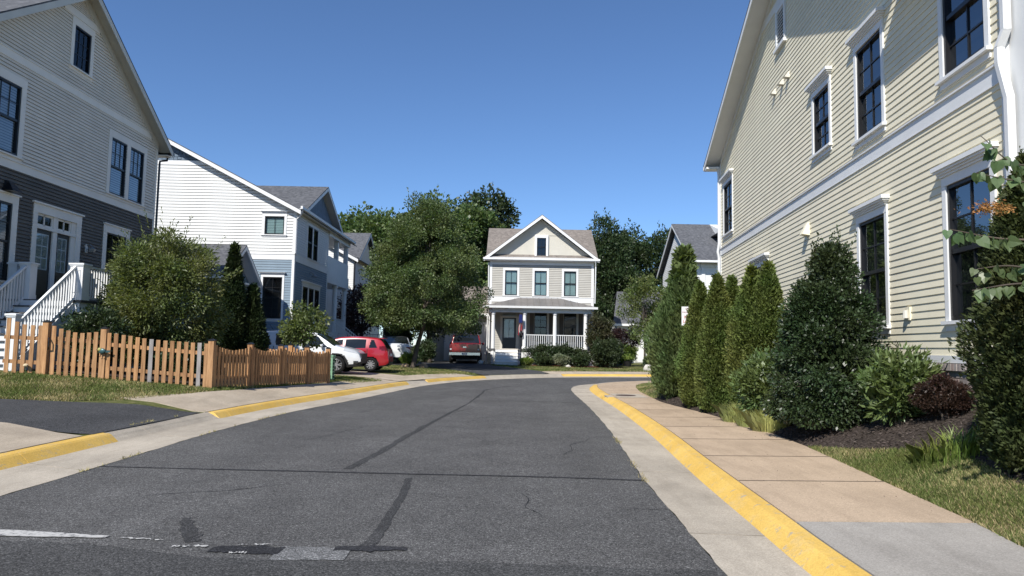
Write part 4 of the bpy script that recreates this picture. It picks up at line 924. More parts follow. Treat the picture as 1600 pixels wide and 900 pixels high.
for a in (1.26, 2.58, 3.27, 4.58):
    mb = MB(); F.box(mb, a, a + .28, 2.0, 3.86, .0, .04); mb.build('shutter', 'shutter_taupe', H)
mb = MB(); F.box(mb, -.76, -.60, 1.42, 3.62, -.1, .05); F.box(mb, .32, .52, 1.42, 3.62, -.1, .05); F.box(mb, -.76, .52, 3.88, 4.0, -.1, .05); F.box(mb, -.60, .32, 3.52, 3.62, -.1, .045); mb.build('door_surround', 'trim_cream', H)
mb = MB(); F.box(mb, -.60, .32, 1.45, 3.52, -.09, -.03); d_ = mb.build('door', 'door_navy', H)
for i in range(2):
    for j in range(2): mb = MB(); F.plane(mb, -.47 + i * .34, -.17 + i * .34, 2.2 + j * .62, 2.78 + j * .62, -.026); mb.build('door_pane', 'glass_bright', d_)
mb = MB(); F.plane(mb, -.50, .2, 2.15, 3.45, -.028); mb.build('door_blind', 'blind', d_)
mb = MB(); F.plane(mb, -.60, .32, 3.62, 3.88, -.05); mb.build('transom_pane', 'glass', d_)
# front gable over the whole face
ga, gh, gs = 1.98, 10.42, .765; gzr = lambda u: gh - gs * abs(u - ga)
mb = MB(); F.poly(mb, [(-1.52, 7.5), (5.57, 7.5), (5.4, gzr(5.4) - .02), (ga, gh - .05), (-1.4, gzr(-1.4) - .02)][::-1], -5, -.105); mb.build('gable_panel', 'panel_cream', H)
window(F, H, 1.66, 2.29, 7.80, 9.06, .15, 0, (2, 1, 1), gl='glass_dark', casing='trim_white', back='interior_mid', sill=False)
mb = MB(); F.box(mb, .55, 3.42, 9.24, 9.34, -.11, -.08)
for u in (-.2, .35, .9, 3.05, 3.6, 4.15): F.box(mb, u, u + .05, 7.72, min(9.24, gzr(u) - .2), -.11, -.098)
mb.build('batten', 'panel_cream', H)
ov = .42
mb = MB()
for u in (-1.98, 5.94): slab(mb, P(u, gzr(u) + .2, ov), P(ga, gh + .2, ov), P(ga, gh + .2, -5.2), P(u, gzr(u) + .2, -.4), .05)
mb.build('front_roof', 'roof_brown', H)
mb = MB()
for u in (-1.95, 5.91):
    slab(mb, P(u, gzr(u) + .148, ov - .02), P(ga, gh + .148, ov - .02), P(ga, gh + .148, -.05), P(u, gzr(u) + .148, -.05), .02)
    mb.hexa([P(u, gzr(u) - .06, ov - .03), P(u, gzr(u) - .06, ov + .005), P(ga, gh - .06, ov + .005), P(ga, gh - .06, ov - .03), P(u, gzr(u) + .149, ov - .03), P(u, gzr(u) + .149, ov + .005), P(ga, gh + .149, ov + .005), P(ga, gh + .149, ov - .03)])
mb.build('rake_board', 'trim_white', H)
mb = MB(); F.box(mb, -1.95, 5.92, 7.42, 7.47, -.1, ov - .02); F.box(mb, -2.0, 5.97, 7.47, 7.60, ov - .1, ov + .06); F.box(mb, -1.9, 5.87, 7.47, 7.66, -.1, ov - .1); mb.build('eave', 'trim_white', H)
mb = MB(); slab(mb, (-1.8, 49.45, 7.62), (5.85, 49.45, 7.62), (5.85, 54, 10.36), (-1.8, 54, 10.36), .06); slab(mb, (-1.8, 58.6, 7.6), (5.85, 58.6, 7.6), (5.85, 54, 10.361), (-1.8, 54, 10.361), .06); mb.build('main_roof', 'roof_brown', H)
mb = MB(); mb.prism([(-1.52, 49.9, 7.5), (-1.52, 58.1, 7.5), (-1.52, 54, 10.2)], (7.09, 0, 0)); mb.build('gable_wall', 'siding_grey', H)
mb = MB(); mb.tube([(0, 0, 0), (0, 0, .5)], .05, 6); 
# porch
mb = MB(); mb.box(-1.5, 5.45, 47.35, 49.78, 1.28, 1.42); mb.build('porch_floor', 'stair_dark', H)
mb = MB(); mb.box(-1.45, 5.4, 47.42, 47.5, .3, 1.28); mb.build('porch_skirt', 'trim_white', H)
mb = MB(); a = [(-1.8, 47.1, 4.18), (5.52, 47.1, 4.18), (3.35, 49.78, 4.9), (.48, 49.78, 4.9), (-1.8, 49.78, 4.3), (5.52, 49.78, 4.3)]
mb.add(a + [(x, y, z - .06) for x, y, z in a], [(0, 1, 2, 3), (0, 3, 4), (1, 5, 2), (6, 9, 8, 7), (6, 10, 9), (7, 8, 11), (0, 6, 7, 1), (0, 4, 10, 6), (1, 7, 11, 5)]); pr = mb.build('porch_roof', 'porch_metal', H)
for u in np.arange(-1.5, 5.5, .42):
    t_ = 1 if .48 <= u <= 3.35 else ((u + 1.8) / 2.28 if u < .48 else (5.52 - u) / 2.17)
    mb = MB(); mb.beam((u, 47.12, 4.195), (u, 47.12 + 2.64 * t_, 4.195 + .71 * t_), .025, .035); mb.build('standing_seam', 'porch_metal', pr)
mb = MB(); mb.box(-1.85, 5.57, 47.02, 47.14, 4.05, 4.19); mb.build('porch_gutter', 'metal_white', H)
mb = MB(); mb.box(-1.45, 5.2, 47.35, 47.6, 3.78, 4.06); mb.box(-1.45, -1.2, 47.6, 49.7, 3.78, 4.06); mb.box(4.95, 5.2, 47.6, 49.7, 3.78, 4.06); mb.build('porch_beam', 'trim_white', H)
mb = MB(); mb.box(-1.7, 5.42, 47.2, 49.7, 4.06, 4.10); mb.build('porch_ceiling', 'trim_white', H)
for u in np.arange(-1.2, 5.3, 1.02):
    mb = MB(); mb.box(u - .06, u + .06, 47.14, 47.36, 3.94, 4.05); mb.build('bracket', 'trim_white', H)
for u in (-1.18, .86, 2.83, 4.82):
    mb = MB(); mb.lathe([(.17, .42 if u < -1 else 1.42), (.17, .55 if u < -1 else 1.56), (.125, .58 if u < -1 else 1.59), (.125, 2.4), (.11, 3.62), (.15, 3.66), (.15, 3.78)], (u, 47.48, 0), n=16); mb.build('porch_column', 'trim_white', H, smooth=False)
railing(H, (.95, 47.48, 1.42), (2.73, 47.48, 1.42), 'trim_white', .92, .135, 'porch_railing'); railing(H, (2.93, 47.48, 1.42), (4.72, 47.48, 1.42), 'trim_white', .92, .135, 'porch_railing')
for i in range(5):
    za = .40 + i * .204; mb = MB(); y = 46.0 + i * .28; mb.box(-1.0, .44, y, 47.4, za - .1, za + .16); mb.build('riser', 'stair_white', H)
    mb = MB(); mb.box(-1.03, .47, y - .03, y + .32, za + .162, za + .2); mb.build('tread', 'trim_grey', H)
mb = MB(); mb.box(-1.5, -1.3, 46.2, 47.3, .3, 1.15); mb.build('stair_pier', 'stone_tan', H)
pipe(H, [(-1.62, 49.3, 4.2), (-1.62, 49.4, 3.9), (-1.62, 49.4, .5)], 'metal_white', .045); pipe(H, [(5.66, 49.35, 7.5), (5.70, 49.6, 7.1), (5.68, 49.72, 4.6)], 'metal_white', .045); pipe(H, [(-1.62, 49.72, 7.3), (-1.60, 49.74, 4.5)], 'metal_white', .045)
# attached garage
mb = MB(); mb.box(-5.6, -1.53, 52.0, 58, .2, 3.7); mb.build('garage_wall', 'siding_grey', H)
mb = MB(); slab(mb, (-6.0, 51.5, 3.85), (-1.56, 51.5, 3.85), (-1.56, 55, 6.05), (-6.0, 55, 6.05), .06); slab(mb, (-6.0, 58.4, 3.8), (-1.56, 58.4, 3.8), (-1.56, 55, 6.051), (-6.0, 55, 6.051), .06); mb.build('garage_roof', 'roof_brown', H)
mb = MB(); mb.box(-6.0, -1.57, 51.42, 51.52, 3.68, 3.84); mb.box(-6, -1.57, 51.52, 51.98, 3.66, 3.70); mb.build('garage_gutter', 'trim_white', H)
mb = MB(); mb.box(-4.75, -4.5, 51.94, 51.99, .5, 3.2); mb.box(-1.98, -1.75, 51.94, 51.99, .5, 3.2); mb.box(-4.75, -1.75, 51.93, 51.99, 2.96, 3.3); mb.build('garage_trim', 'trim_white', H)
mb = MB(); mb.box(-4.5, -1.98, 51.96, 51.995, .5, 2.95); gd = mb.build('garage_door', 'trim_white', H)
for x0 in (-4.35, -3.12):
    mb = MB(); mb.box(x0, x0 + 1.0, 51.952, 51.96, 2.38, 2.80); w_ = mb.build('garage_window', 'glass_dark', gd)
    mb = MB()
    for i in range(5): mb.box(x0 + i * .25 - .018, x0 + i * .25 + .018, 51.945, 51.953, 2.38, 2.80)
    for z in (2.38, 2.59, 2.80): mb.box(x0, x0 + 1.0, 51.944, 51.951, z - .015, z + .015)
    mb.build('muntin', 'trim_white', gd); mb = MB(); mb.box(x0, x0 + 1.0, 51.95, 51.958, .7, 2.2); mb.build('door_panel', 'trim_white', gd)
# ------------------------------------------------------------------ white house behind the juniper
H = thing('house', 'pale house with slate grey roof and dormer rising behind the conical juniper', 'house', (18, 57, .5))
mb = MB(); mb.box(13.6, 26, 52.0, 62.4, .2, 8.0); mb.build('wall', 'siding_white', H)
mb = MB(); mb.prism([(12.95, 52, .2), (12.95, 62.4, .2), (12.95, 62.4, 7.9), (12.95, 57.2, 11.0), (12.95, 52, 7.9)], (12, 0, 0)); mb.build('gable_wall', 'siding_white', H)
ry, rh, rs = 57.2, 11.35, .60; z_ = lambda y: rh - rs * abs(y - ry)
mb = MB()
for y in (51.3, 63.1): slab(mb, (12.55, y, z_(y) + .15), (12.55, ry, rh + .15), (26.5, ry, rh + .15), (26.5, y, z_(y) + .15), .06)
mb.build('roof', 'roof_grey', H)
mb = MB()
for y in (51.35, 63.05): mb.hexa([(12.55, y, z_(y) - .1), (12.60, y, z_(y) - .1), (12.60, ry, rh - .1), (12.55, ry, rh - .1), (12.55, y, z_(y) + .088), (12.60, y, z_(y) + .088), (12.60, ry, rh + .088), (12.55, ry, rh + .088)])
mb.box(12.6, 26.4, 51.2, 51.34, z_(51.3) - .05, z_(51.3) + .1); mb.build('rake_board', 'trim_white', H)
W2_ = Wall((0, 52.0), (1, 0), (0, -1)); siding(W2_, H, 2, 7.5, .15, lambda h: (13.62, 26), [], 'siding_white', single=False)
W3_ = Wall((12.95, 0), (0, 1), (-1, 0)); siding(W3_, H, 4, 10.9, .15, lambda h: (max(52.02, 57.2 - (11.0 - h) / .6), min(62.38, 57.2 + (11.0 - h) / .6)), [], 'siding_white', single=False)
mb = MB(); mb.box(13.55, 13.8, 51.93, 52.0, 2, 7.6); mb.box(13.5, 26, 51.92, 51.99, 7.5, 7.8); mb.build('corner_board', 'trim_white', H)
mb = MB(); mb.prism([(15.55, 53.0, 8.4), (15.55, 57.2, 8.4), (15.55, 57.2, 11.5), (15.55, 53.0, 10.2)], (3.4, 0, 0)); d_ = mb.build('dormer', 'siding_white', H)
mb = MB(); mb.prism([(15.0, 52.6, 10.15), (17.25, 52.6, 11.6), (19.5, 52.6, 10.15)], (0, 5, 0)); mb.build('dormer_roof', 'roof_grey', d_)
mb = MB(); mb.beam((14.95, 52.58, 10.12), (17.25, 52.58, 11.62), .05, .18); mb.beam((17.25, 52.58, 11.62), (19.5, 52.58, 10.12), .05, .18); mb.box(15.5, 15.75, 52.95, 53.0, 8.4, 10.2); mb.build('dormer_trim', 'trim_white', d_)
# ------------------------------------------------------------------ garage glimpsed through the trees
H = thing('garage', 'small grey roofed garage glimpsed through the leafy tree right of porch', 'garage', (11, 62, .5))
mb = MB(); mb.box(8.7, 15, 60, 66, .2, 3.6); mb.build('wall', 'siding_white', H)
mb = MB(); slab(mb, (8.3, 59.5, 3.6), (15.4, 59.5, 3.6), (14.2, 63, 6.5), (9.1, 63, 6.5), .08); slab(mb, (8.3, 66.5, 3.6), (15.4, 66.5, 3.6), (14.2, 63, 6.501), (9.1, 63, 6.501), .08); mb.build('roof', 'roof_grey', H)
mb = MB(); mb.box(8.25, 15.4, 59.42, 59.52, 3.42, 3.6); mb.build('gutter', 'trim_white', H)
mb = MB(); mb.box(10.2, 12.6, 59.95, 59.99, .5, 2.7); mb.build('garage_door', 'trim_white', H)
# ------------------------------------------------------------------ picket fence round the front yard
FE = thing('picket_fence', 'cedar picket fence with scalloped top and gate round the left yard', 'fence', (-7.06, 17.3, .38))
def post(x, y, h, parent=FE, w_=.13):
    z = gz(x, y); a = w_ / 2; mb = MB(); mb.box(x - a, x + a, y - a, y + a, z - .1, z + h); o = mb.build('post', 'fence_wood', parent)
    mb = MB(); mb.box(x - a - .012, x + a + .012, y - a - .012, y + a + .012, z + h, z + h + .018); mb.hexa([(x - a, y - a, z + h + .018), (x + a, y - a, z + h + .018), (x + a, y + a, z + h + .018), (x - a, y + a, z + h + .018), (x - .02, y - .02, z + h + .05), (x + .02, y - .02, z + h + .05), (x + .02, y + .02, z + h + .05), (x - .02, y + .02, z + h + .05)]); mb.build('post_cap', 'metal_black', o)
def pickets(p, q, n, hs, dip, out, w_=.088, grey=(), parent=FE, rails=(.28, .82), ends=.11, tilt=.0):
    p = Vector(p).to_2d(); q = Vector(q).to_2d(); d = (q - p).normalized(); nv = Vector((d.y, -d.x)) * out; Ln = (q - p).length
    for rh in rails:
        mb = MB(); A = p + d * .02 + nv * .01; B = q - d * .02 + nv * .01
        mb.beam((A.x, A.y, gz(A.x, A.y) + rh), (B.x, B.y, gz(B.x, B.y) + rh), .04, .085); mb.build('rail', 'fence_wood', parent)
    for i in range(n):
        t_ = (ends + (Ln - 2 * ends) * (i + .0) / (n - 1)) / Ln; c = p + (q - p) * t_; z = gz(c.x, c.y); h = hs[0] + (hs[1] - hs[0]) * t_ - dip * math.sin(PI * t_) + random.uniform(-.008, .008)
        a = d * (w_ / 2); f0 = nv * .031; f1 = nv * .050; lean = d * random.uniform(-.006, .006); z0 = z + random.uniform(.02, .05); z1 = z + h
        mb = MB(); V = []
        for zz, l_ in ((z0, 0), (z1, 1)):
            for s_1, ff in ((-1, f0), (1, f0), (1, f1), (-1, f1)): w2 = c + a * s_1 + ff + lean * l_; V.append((w2.x, w2.y, zz))
        mb.hexa(V if out * 1 > 0 else [V[k] for k in (3, 2, 1, 0, 7, 6, 5, 4)]); mb.build('picket', 'fence_grey' if i in grey else 'fence_wood', parent)
Pc = (-7.06, 17.3); Pm = (-9.36, 16.86); Pg = (-10.55, 16.62); Pe = (-11.42, 16.48)
for x, y, h in ((*Pc, 1.13), (*Pm, 1.17), (*Pg, 1.20)): post(x, y, h)
pickets(Pm, Pc, 15, (1.10, 1.06), .05, 1, grey=(6, 13))
gate = MB(); a_ = Vector(Pg); b_ = Vector(Pm); d_ = (b_ - a_).normalized()
g0 = a_ + d_ * .11; g1 = b_ - d_ * .11; za, zb_ = gz(*g0), gz(*g1)
gate.beam((g0.x, g0.y + .01, za + .3), (g1.x, g1.y + .01, zb_ + .3), .04, .085); gate.beam((g0.x, g0.y + .01, za + .85), (g1.x, g1.y + .01, zb_ + .85), .04, .085); gate.beam((g0.x, g0.y + .012, za + .82), (g1.x, g1.y + .012, zb_ + .33), .035, .08)
gt = gate.build('gate', 'fence_wood', FE); pickets(g0, g1, 7, (1.16, 1.10), .10, 1, parent=gt, rails=(), ends=.06)
mb = MB(); mb.tube([(Pg[0] + .1, Pg[1] - .07, .67 + .86), (Pg[0] + .13, Pg[1] - .11, .67 + .80), (Pg[0] + .13, Pg[1] - .11, .67 + .66), (Pg[0] + .1, Pg[1] - .07, .67 + .60)], .014, 6); mb.build('latch', 'metal_black', gt)
pickets(Pe, Pg, 5, (1.30, 1.14), .10, 1)
# street leg and the return leg along the driveway
Pr = [Vector((-7.06, 17.3)).lerp(Vector((-5.80, 23.3)), f) for f in (0, .27, .52, .77, 1.0)]
for p_ in Pr[1:]: post(p_.x, p_.y, 1.10)
for p_, q_ in zip(Pr[:-1], Pr[1:]): pickets(p_, q_, 11, (1.05, 1.05), .12, 1)
Pb = [Vector((-5.80, 23.3)).lerp(Vector((-11.6, 26.6)), f) for f in (0, .25, .5, .75, 1.0)]
for p_ in Pb[1:]: post(p_.x, p_.y, 1.10)
for k, (p_, q_) in enumerate(zip(Pb[:-1], Pb[1:])): pickets(p_, q_, 11, (1.05, 1.05), .12, 1, grey=(2, 7) if k > 1 else (4,))
# bird ornament on the gate post
bx, by, bz = -9.34, 16.79, gz(-9.34, 16.79) + .66
BD = thing('bird_ornament', 'small painted metal bird ornament hung on the fence post', 'ornament', (bx, by - .02, bz))
def ell(mb, c, r, n=10, k=7, m=0):
    prof = [(math.sin(PI * i / k), -math.cos(PI * i / k)) for i in range(k + 1)]; b = len(mb.v)
    for s_1, z in prof:
        for j in range(n): mb.v.append((c[0] + r[0] * max(s_1, .02) * math.cos(2 * PI * j / n), c[1] + r[1] * max(s_1, .02) * math.sin(2 * PI * j / n), c[2] + r[2] * z))
    for i in range(k):
        for j in range(n): mb.f.append((b + i * n + j, b + i * n + (j + 1) % n, b + (i + 1) * n + (j + 1) % n, b + (i + 1) * n + j)); mb.m.append(m)
mb = MB(); ell(mb, (bx, by - .04, bz), (.085, .03, .065)); mb.build('body', 'bird_teal', BD, True)
mb = MB(); ell(mb, (bx - .055, by - .045, bz + .035), (.05, .03, .045)); h_ = mb.build('head', 'bird_yellow', BD, True)
mb = MB(); mb.beam((bx - .10, by - .045, bz + .03), (bx - .13, by - .045, bz + .028), .015, .015); mb.build('beak', 'metal_black', h_)
mb = MB(); mb.prism([(bx + .06, by - .04, bz + .02), (bx + .19, by - .04, bz + .02), (bx + .17, by - .04, bz - .01), (bx + .19, by - .04, bz - .03), (bx + .06, by - .04, bz - .03)], (0, .012, 0)); mb.build('tail', 'bird_teal', BD)
for dx in (-.03, .03): mb = MB(); mb.tube([(bx + dx, by - .04, bz - .06), (bx + dx, by - .04, bz - .12), (bx + dx - .03, by - .04, bz - .13)], .008, 5); mb.build('leg', 'rust_iron', BD)
# ------------------------------------------------------------------ cars
def spline(pts, x):
    xs = [p[0] for p in pts]; zs = [p[1] for p in pts]; n = len(xs)
    m = np.gradient(zs, xs); x = np.clip(x, xs[0], xs[-1]); i = np.clip(np.searchsorted(xs, x) - 1, 0, n - 2)
    # monotone-limited hermite
    d = np.diff(zs) / np.diff(xs); mm = np.array(m)
    for k in range(n):
        l = d[k - 1] if k else d[0]; r = d[k] if k < n - 1 else d[-1]
        mm[k] = 0 if l * r <= 0 else 2 * l * r / (l + r)
    xs = np.array(xs); zs = np.array(zs); h = xs[i + 1] - xs[i]; t = (x - xs[i]) / h
    return (2 * t ** 3 - 3 * t ** 2 + 1) * zs[i] + (t ** 3 - 2 * t ** 2 + t) * h * mm[i] + (-2 * t ** 3 + 3 * t ** 2) * zs[i + 1] + (t ** 3 - t ** 2) * h * mm[i + 1]
def car(name, label, loc, rotz, L, Wd, top, belt, zb, wheels, wr_, paintm, side, shield, rear, tail=None, head=None, clad=None, tumb=.36, group='cars parked in the driveways', black_roof=False, spoke=10, shape=4.0, seams=()):
    T = thing(name, label, 'pickup truck' if 'pickup' in name else 'car', loc, rotz, group)
    xs = np.concatenate([[-L / 2], np.arange(-L / 2 + .012, L / 2 - .012, .03), [L / 2]]); nx = len(xs)
    zt = spline(top, xs); bl = np.minimum(np.interp(xs, *zip(*belt)), zt - .07); e = np.abs(2 * xs / L)
    w_ = Wd / 2 * (1 - .16 * e ** shape - .05 * e ** 14)
    zbot = np.interp(np.abs(xs), [0, L / 2 - .5, L / 2 - .12, L / 2], [zb, zb, zb + .04, zb + .16])
    A, B, Cn = 16, 14, 12; rows = []; seg = []
    for k in range(A): f = k / A; rows.append((w_ * (.90 + .10 * np.sin(PI * min(1, f * 1.25) ** .7 * .5) - .035 * f ** 3), zbot + (bl - zbot) * f)); seg.append(0)
    rail = np.maximum(.05, w_ * .965 - np.maximum(0, zt - .05 - bl) * tumb)
    for k in range(B): f = k / B; rows.append((w_ * .965 + (rail - w_ * .965) * (f ** 1.15), bl + (zt - .05 - bl) * f)); seg.append(1)
    for k in range(Cn + 1): a = k / Cn; rows.append((rail * (1 - a), zt - .05 + .05 * np.sin(min(1, a * 2.2) * PI / 2))); seg.append(2)
    nv = len(rows); Yh = np.array([r[0] for r in rows]); Zh = np.array([r[1] for r in rows])
    parts = {}
    def put(key, q): parts.setdefault(key, []).append(q)
    for i in range(nx - 1):
        xc = (xs[i] + xs[i + 1]) / 2; slope_ = (zt[i + 1] - zt[i]) / (xs[i + 1] - xs[i])
        for j in range(nv - 1):
            yc = (Yh[j, i] + Yh[j + 1, i]) / 2; zc = (Zh[j, i] + Zh[j + 1, i]) / 2; s_1 = seg[j]
            key = 'body'
            if s_1 == 0:
                dd = min(math.hypot(xc - wx_, zc - wr_) for wx_ in wheels)
                if dd < wr_ + .055: continue
                if clad and (dd < wr_ + .12 or zc < zbot[i] + clad): key = 'cladding'
                elif not clad and zc < zbot[i] + .03: key = 'cladding'
                elif any(abs(xc - q) < .0155 for q in seams): key = 'door_seam'
            if s_1 == 1:
                f = (zc - bl[i]) / max(.05, zt[i] - .05 - bl[i]); full = zt[i] - bl[i]
                for a, b, sa, sb in side:   # window range with slanted ends
                    if full > .16 and a + sa * f < xc < b + sb * f and .06 < f < .86: key = 'side_window'
                if shield[0] < xc < shield[1] and f > .0 and full > .1 and key == 'body' and f > .9: key = 'windshield'
            if s_1 == 2:
                if shield[0] < xc < shield[1]: key = 'windshield'
                if rear and rear[0] < xc < rear[1] and yc < rail[i] * .93: key = 'rear_window'
                if black_roof and rear and shield and rear[1] <= xc <= shield[0]: key = 'roof_panel'
            if tail and tail[0] < xc < tail[1] and tail[2] + tail[4] * (xc - tail[0]) < zc < tail[3] and yc > Wd / 2 * .55 and key != 'rear_window': key = 'taillight'
            if head and head[0] < xc < head[1] and head[2] + head[4] * (xc - head[1]) < zc < head[3] + head[4] * (xc - head[1]) and yc > Wd / 2 * .5: key = 'headlight'
            for s2 in (1, -1):
                q = [(xs[i], s2 * Yh[j, i], Zh[j, i]), (xs[i + 1], s2 * Yh[j, i + 1], Zh[j, i + 1]), (xs[i + 1], s2 * Yh[j + 1, i + 1], Zh[j + 1, i + 1]), (xs[i], s2 * Yh[j + 1, i], Zh[j + 1, i])]
                kk = key
                if key in ('side_window', 'taillight', 'headlight'): kk = (key, s2, sum(1 for sd in side if xc > sd[0]) if key == 'side_window' else 0)
                put(kk, q if s2 > 0 else q[::-1])
    mats = {'body': paintm, 'cladding': 'car_plastic', 'side_window': 'car_glass', 'windshield': 'car_glass', 'rear_window': 'car_glass', 'taillight': 'lamp_red', 'headlight': 'lamp_clear', 'roof_panel': 'car_plastic', 'door_seam': 'car_plastic', 'front_bumper': 'car_plastic' if clad else paintm}
    # end caps
    for i, sg in ((0, -1), (nx - 1, 1)):
        ring = [(xs[i], Yh[j, i], Zh[j, i]) for j in range(nv)] + [(xs[i], -Yh[j, i], Zh[j, i]) for j in range(nv - 2, -1, -1)]
        put('rear_bumper' if sg < 0 else 'front_bumper', ring if sg < 0 else ring[::-1])
    for key, qs in parts.items():
        nm = key if isinstance(key, str) else key[0]; mb = MB(); vid = {}
        for q in qs:
            f = []
            for p in q:
                k = (round(p[0], 4), round(p[1], 4), round(p[2], 4))
                if k not in vid: vid[k] = len(mb.v); mb.v.append(p)
                if vid[k] not in f: f.append(vid[k])
            if len(f) > 2: mb.f.append(tuple(f)); mb.m.append(0)
        mb.build(nm, mats.get(nm, paintm), T, True, local=True)
    mb = MB(); mb.box(-L / 2 + .2, L / 2 - .2, -Wd / 2 + .22, Wd / 2 - .22, zb + .02, .75)
    for wx_ in wheels: mb.box(wx_ - wr_ - .06, wx_ + wr_ + .06, -Wd / 2 + .16, Wd / 2 - .16, .25, wr_ * 2 + .08)
    mb.build('underbody', 'car_plastic', T, local=True)
    for wx_ in wheels:
        for s2 in (1, -1):
            c = (wx_, s2 * (Wd / 2 - .115), wr_); ri = wr_ * .66
            mb = MB(); mb.lathe([(ri, -.10), (wr_ * .93, -.105), (wr_, -.08), (wr_, .08), (wr_ * .93, .105), (ri, .10), (ri, -.10)], c, 'y', 28); ty = mb.build('wheel', 'tyre', T, True, local=True)
            mb = MB(); mb.lathe([(0.001, s2 * .055), (.06, s2 * .06), (.065, s2 * .04), (ri * .92, s2 * .03), (ri * .95, s2 * .09), (ri, s2 * .095), (ri, s2 * -.05)], c, 'y', 28)
            mb2 = MB(); mb2.lathe([(.001, s2 * .03), (ri * .93, s2 * .025)], c, 'y', 24); mb2.build('hub', 'car_plastic', ty, local=True)
            mb = MB(); mb.lathe([(ri * .90, s2 * .06), (ri * .96, s2 * .095), (ri, s2 * .09), (ri, s2 * -.05)], c, 'y', 28); mb.lathe([(.001, s2 * .085), (.055, s2 * .08), (.06, s2 * .03)], c, 'y', 14)
            for k in range(spoke):
                a = 2 * PI * (k // 2 * 2 + (.32 if k % 2 else -.32) * 1.0) / spoke if spoke == 10 else 2 * PI * k / spoke
                p0 = Vector((c[0] + .045 * math.cos(a), c[1] + s2 * .07, c[2] + .045 * math.sin(a))); p1 = Vector((c[0] + ri * .93 * math.cos(a), c[1] + s2 * .075, c[2] + ri * .93 * math.sin(a)))
                mb.beam(p0, p1, .034 if spoke == 10 else .05, .03, side=(-math.sin(a), 0, math.cos(a)))
            mb.build('rim', 'rim_silver', ty, local=True)
    for s2 in (1, -1):   # mirrors
        mx = shield[0] + (shield[1] - shield[0]) * .35; mz = float(np.interp(mx, xs, bl)) + .09; my = s2 * (Wd / 2 + .07)
        mb = MB(); ell(mb, (mx, my, mz), (.07, .10, .075)); mb.build('mirror', paintm, T, True, local=True)
    return T
def zc_(x, y): return gz(x, y) + .033
suv = car('suv', 'white crossover suv parked nose out behind the picket fence', (-8.28, 30.0, zc_(-8.1, 30)), 0, 4.58, 1.84,
    [(-2.29, .72), (-2.25, 1.0), (-2.12, 1.18), (-1.82, 1.56), (-1.6, 1.645), (-.6, 1.69), (.2, 1.66), (.5, 1.60), (.85, 1.40), (1.28, 1.12), (1.7, 1.02), (2.05, .93), (2.22, .80), (2.29, .62)],
    [(-2.29, 1.08), (-1.9, 1.06), (1.4, .98), (2.29, .8)], .24, (-1.34, 1.36), .345, 'car_white', [(-1.86, -1.22, .22, -.28), (-1.08, -.05, -.06, 0), (.06, 1.12, 0, -.62)], (.50, 1.27), (-2.12, -1.72), (-2.3, -1.95, .92, 1.42, .35), (1.62, 2.24, .78, .88, -.2), .13, seams=(-1.15, 0.0, 1.12))
hatch = car('hatchback', 'bright red hatchback parked with its rear toward the street', (-7.42, 33.0, zc_(-7, 33)), PI, 4.06, 1.70,
    [(-2.03, .62), (-2.0, .86), (-1.92, 1.06), (-1.66, 1.40), (-1.45, 1.475), (-.6, 1.525), (.0, 1.50), (.35, 1.43), (.9, 1.16), (1.35, .96), (1.7, .88), (1.95, .74), (2.03, .55)],
    [(-2.03, 1.02), (-1.6, 1.0), (1.3, .88), (2.03, .7)], .19, (-1.27, 1.26), .30, 'car_red', [(-1.55, -1.16, .20, -.10), (-1.04, -.12, 0, 0), (.0, 1.05, 0, -.55)], (.36, 1.28), (-1.95, -1.60), (-2.04, -1.62, .84, 1.10, .30), (1.5, 2.0, .66, .78, -.2), None, spoke=9, seams=(-1.1, -.06, 1.02))
sedan = car('electric_car', 'white car with dark roof parked beyond the maple trunk', (-7.05, 44.6, zc_(-7.0, 44)), PI * .5 + .18, 4.7, 1.9,
    [(-2.35, .70), (-2.3, .95), (-2.1, 1.10), (-1.5, 1.33), (-.5, 1.60), (.1, 1.62), (.5, 1.52), (1.1, 1.18), (1.7, .98), (2.2, .80), (2.35, .6)],
    [(-2.35, 1.0), (-1.8, 1.0), (1.4, .92), (2.35, .75)], .22, (-1.42, 1.42), .35, 'car_white', [(-1.3, -.15, .3, 0), (-.05, 1.05, 0, -.5)], (.45, 1.3), (-1.95, -.75), (-2.36, -2.05, .82, .95, 0), None, None, black_roof=True)
pick = car('pickup_truck', 'red pickup truck in shade darkened paint parked in front of the garage door', (-2.95, 48.7, zc_(-2.95, 48)), PI * .5 + .02, 5.7, 2.0,
    [(-2.85, 1.16), (-2.8, 1.25), (-1.05, 1.27), (-1.0, 1.30), (-.86, 1.75), (-.7, 1.86), (.3, 1.88), (.6, 1.80), (1.05, 1.36), (1.6, 1.22), (2.5, 1.12), (2.85, .85)],
    [(-2.85, 1.2), (-1.0, 1.22), (1.2, 1.16), (2.85, .9)], .42, (-1.85, 1.8), .40, 'car_red_shaded', [(-.80, -.02, .05, 0), (.06, 1.0, 0, -.45)], (.58, 1.1), (-1.02, -.74), None, None, .12, tumb=.22, shape=9)
